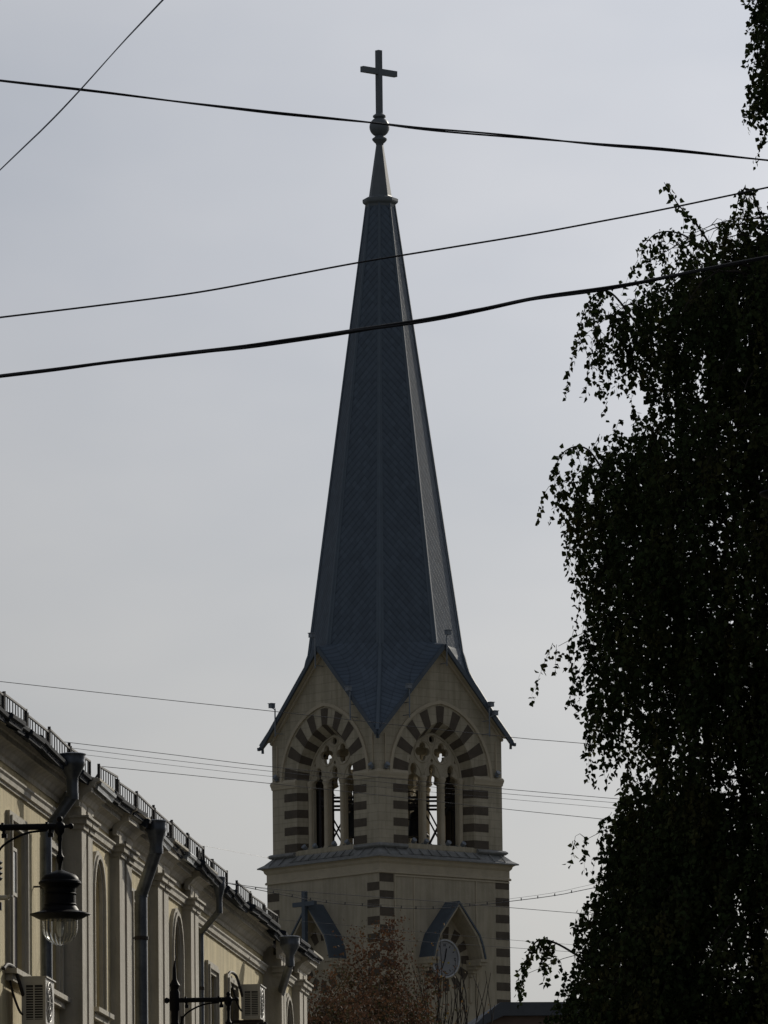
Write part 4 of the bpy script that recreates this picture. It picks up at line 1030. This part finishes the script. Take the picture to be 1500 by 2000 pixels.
# interior fill of short strings, thinner in a few windows where sky shows through
gaps = [(1445, 900, 70, 80), (1395, 985, 40, 60), (1420, 1290, 40, 50), (1430, 1500, 60, 110), (1455, 1790, 70, 80), (1380, 1850, 70, 40), (1240, 1780, 22, 40), (1300, 1290, 10, 90)]
def gapped(p):
    x = (p[0]+BX)/(p[1]+BY)*F*1.0; z = (p[2]-1.6)/(p[1]+BY)
    px = 750+(p[0]+BX)/(p[1]+BY)*F*.99; py = 3060-z*F
    for gx, gy, rx, ry in gaps:
        if ((px-gx)/rx)**2+((py-gy)/ry)**2 < 1: return True
    return False
for i in range(10500):
    z = random.uniform(3.6, 15.6); az = random.uniform(0, 2*PI); Rm = rad(z-.1)-.16
    r_ = Rm*math.sqrt(random.uniform(.1, 1)); 
    if Rm < .3: continue
    p = Vector((r_*math.cos(az), r_*math.sin(az), z))
    if gapped(p) and random.random() < .8: continue
    string(p, random.uniform(.25, .7))
for i in range(1500):
    py = random.uniform(1560, 2150) if i % 4 > 0 else random.uniform(900, 1400); z = pz(py); az = PI+random.uniform(-.75, .75); r_ = rad(z)*random.uniform(.66, .95)
    string(Vector((r_*math.cos(az), r_*math.sin(az), z+.2)), random.uniform(.25, .6))
for i in range(420):
    py = random.uniform(-150, 215); z = pz(py); x = -(BX-P(random.uniform(1484, 1600), py, BY).x); string(Vector((x, random.uniform(-.9, .9), z+.15)), random.uniform(.25, .42))
for i in range(60):
    z = pz(random.uniform(-100, 200)); x = -(BX-P(1500, 0, BY).x)*random.uniform(.8, 1.05); y = random.uniform(-.5, .5); curve_twigs(tw, [(0, 0, z-.6), (x*.5, y*.6, z+.1), (x, y, z)], .008)
for pl in (((1400, 500, .2), (1365, 445, 0), (1325, 400, -.1), (1297, 356, -.1)), ((1400, 520, 0), (1340, 462, .2), (1285, 455, .2), (1248, 492, .2)), ((1250, 640, 0), (1190, 570, 0), (1150, 590, -.1), (1128, 650, -.1)), ((1200, 960, 0), (1150, 880, .1), (1105, 880, .2), (1075, 930, .2)), ((1500, 470, 0), (1470, 380, 0), (1448, 374, .1), (1436, 420, .1)), ((1150, 1880, 0), (1085, 1842, .1), (1050, 1838, .1), (1030, 1870, .1), (1024, 1895, .1))):
    q = catmull([P(a_, b_, BY+c_)-Vector((BX, BY, 0)) for a_, b_, c_ in pl], 10); limbs.tube(q, [.009*(1-i/len(q))+.002 for i in range(len(q))], 5, cap=False)
    n0 = int(len(q)*.3)
    for i in range(n0, len(q)):
        for j in range(2):
            f_ = random.random(); a_ = q[i-1].lerp(q[i], f_); LP.append((a_.x+random.gauss(0, .022), a_.y+random.gauss(0, .03), a_.z+random.gauss(0, .015)))
        if random.random() < .38*(1-.6*i/len(q)): string(q[i], random.uniform(.12, .40))
trunk_pts = [(0.05*math.sin(z*.7), .05*math.cos(z*.5), z) for z in (0, 1, 2, 4, 6, 8, 10, 12, 14, 16, 17)]
mb = MB(); mb.tube(trunk_pts, .19, 12, r1=.03); smooth_by(mb.build('trunk', 'birchbark', birch), 60)
limbs.build('branches', 'bark', birch); tw.build('twigs', 'bark', birch)
LPa = np.array(LP); print('birch leaves', len(LPa))
cr_ = leaves_mesh('crown', LPa, .050, 'birchleaf', birch)

# deciduous street trees in front of the tower
def branchy(root, z0, height, spread, seed, leaf, leafm, nleaf, name='crown', rtrunk=.16, up=.75, levels=5, leafr=.22, lmin=3, tilt=.55):
    random.seed(seed); mb = MB(); tips = []
    def grow(p, d, ln, r_, lev):
        n_ = 5; path = [tuple(p)]; q = Vector(p); dd = Vector(d)
        for i in range(n_):
            dd = (dd+Vector((random.gauss(0, .09), random.gauss(0, .09), random.gauss(.03, .06)))).normalized(); q = q+dd*ln/n_; path.append(tuple(q))
            if lev >= lmin: tips.append(tuple(q))
        mb.tube(path, r_, 6 if lev < 2 else 4, cap=False, r1=r_*.62)
        if lev >= levels: return
        k = 3 if lev < 3 else random.choice((2, 3))
        for i in range(k):
            a = random.uniform(0, 2*PI); o_ = Vector((math.cos(a), math.sin(a), 0)); nd = (dd*(1-tilt*.5)+o_*tilt*random.uniform(.5, 1.1)+Vector((0, 0, up*.35))).normalized()
            pp_ = Vector(path[random.choice((3, 4, 5))]) if i else q
            grow(pp_, nd, ln*random.uniform(.62, .84), r_*.6, lev+1)
    grow((0, 0, 0), (0, 0, 1), z0, rtrunk, 0)
    mb.build('branches', 'bark', root)
    return tips
def autumn(px, py_top, Y, rad_, L1, seed, leaf, mats_, nleaf, label, spreadr=.30, levels=5, group=None, lmin=3, up=.75, tilt=.55, rt=.16, lo=0):
    top = P(px, py_top, Y)
    root = empty('street_tree', (top.x, Y, 0), 0, label, 'tree', group)
    tips = branchy(root, L1, 0, 0, seed, leaf, None, nleaf, levels=levels, lmin=lmin, up=up, tilt=tilt, rtrunk=rt)
    mz = max(t_[2] for t_ in tips); k = top.z/mz
    ta = np.array(tips); kr = rad_/np.percentile(np.hypot(ta[:, 0], ta[:, 1]), 93)
    def shp(a):
        a = a.copy(); a[:, :2] *= kr; a[:, 2] = top.z*(np.maximum(a[:, 2], 0)/mz)**.78; return a
    for ch in root.children:
        me = ch.data; co = np.zeros(len(me.vertices)*3); me.vertices.foreach_get('co', co); me.vertices.foreach_set('co', shp(co.reshape(-1, 3)).ravel()); me.update()
    T_ = shp(ta); T_ = T_[T_[:, 2] > lo]
    print(label, 'scale', k, 'tips', len(T_), 'xr', T_[:, 0].min(), T_[:, 0].max())
    for m_, fr in mats_:
        cnt = int(nleaf*fr); idx = rng.integers(0, len(T_), cnt); pos = T_[idx]+rng.normal(size=(cnt, 3))*spreadr*np.array([1, 1, .8])
        if m_ == 'greenleaf': pos = pos[pos[:, 2] < top.z-2.2+rng.normal(size=len(pos))*.6]
        if m_ == 'rustleaf': pos = pos[pos[:, 2] > top.z-5.5+rng.normal(size=len(pos))*.8]
        leaves_mesh('foliage', pos, leaf, m_, root, .3, .45)
    return root
autumn(660, 1796, 200, 2.5, 6.2, 4, .075, [('rustleaf', .6), ('greenleaf', .4)], 33000, 'russet leaved tree standing against the tower below the left hood', .20, 6, lmin=4, lo=9)
autumn(728, 1850, 194, 1.7, 6.0, 27, .085, [('rustleaf', .55), ('greenleaf', .45)], 6500, 'thinner russet tree standing before the corner quoins of the tower', .20, 6, lmin=4, lo=9)
autumn(612, 1885, 188, 1.7, 6.0, 9, .085, [('rustleaf', .35), ('greenleaf', .65)], 21000, 'lower russet and green tree beside the end of the yellow building', .26, 6, lmin=4, lo=8)
autumn(800, 1822, 205, 1.3, 7.5, 15, .08, [('orangeleaf', .6), ('greenleaf', .4)], 1300, 'half bare tree with a few yellow leaves left of the clock', .25, 5, lmin=4, up=.6, tilt=.55, lo=12, rt=.8)
autumn(925, 1875, 210, 2.0, 7.0, 33, .07, [('orangeleaf', 1.0)], 120, 'bare branched tree standing below the clock', .2, 5, lmin=4, up=.5, tilt=.6, rt=.75, lo=12)

# row of houses on the other side of the street beside the camera, out of view, added to shade it
ob = empty('unseen_street_building', (*st(-20, 4.2), 0), PI/2-FA, 'plain unseen building along the right pavement, added to shade the street', 'building')
mb = MB(); mb.box((0, -10, 0), (128, 0, 11.5)); mb.build('wall', 'white', ob)
mb = MB(); mb.add([(-.3, .4, 11.5), (128.3, .4, 11.5), (128.3, -5, 14), (-.3, -5, 14), (-.3, -10.4, 11.5), (128.3, -10.4, 11.5)], [(0, 1, 2, 3), (3, 2, 5, 4), (0, 3, 4), (1, 5, 2), (0, 4, 5, 1)]); mb.build('roof', 'roofmetal', ob)
for i in range(36):
    for z in (1.4, 6.2):
        mb = MB(); x = 2+3.5*i; mb.box((x-.12, .004, z-.12), (x+1.32, .07, z+2.32)); wn_ = mb.build('window', 'reveal', ob); pass
        mb = MB(); mb.box((x, .072, z), (x+.57, .08, z+2.2)); mb.box((x+.63, .072, z), (x+1.2, .08, z+2.2)); mb.build('pane', 'glass', wn_)

# far building on the right
fb = empty('far_building', (P(1200, 1960, 235).x, 235, 0), R(6), 'brown walled building with a grey metal roof edge behind the birch', 'building')
zr = P(1000, 1960, 235).z; x0 = P(926, 1990, 235).x-P(1200, 1960, 235).x
mb = MB(); mb.box((x0+.25, 0, 0), (12, 12, zr-.42)); mb.build('wall', 'farwall', fb)
mb = MB()
xa = x0+.78
prof = [(x0-.05, zr-.72), (x0+.30, zr-.38), (xa, zr), (12, zr+.02), (12, zr-.40), (xa+.1, zr-.42), (x0+.35, zr-.66), (x0+.10, zr-.95)]
n_ = len(prof); mb.add([(x, -.25, z) for x, z in prof]+[(x, 12.2, z) for x, z in prof], [tuple(range(n_))[::-1], tuple(range(n_, 2*n_))]+[(i, (i+1) % n_, n_+(i+1) % n_, n_+i) for i in range(n_)])
mb.build('roof', 'farroof', fb)
for i in range(6):
    mb = MB(); mb.box((x0+1.6+1.7*i, -.03, zr-3.0), (x0+2.5+1.7*i, -.01, zr-1.2)); wn_ = mb.build('window', 'glass', fb)
    mb = MB()
    for q in (0, .43, .86): mb.box((x0+1.6+1.7*i+q, -.06, zr-3.0), (x0+1.64+1.7*i+q, -.031, zr-1.2))
    mb.build('frame', 'reveal', wn_)
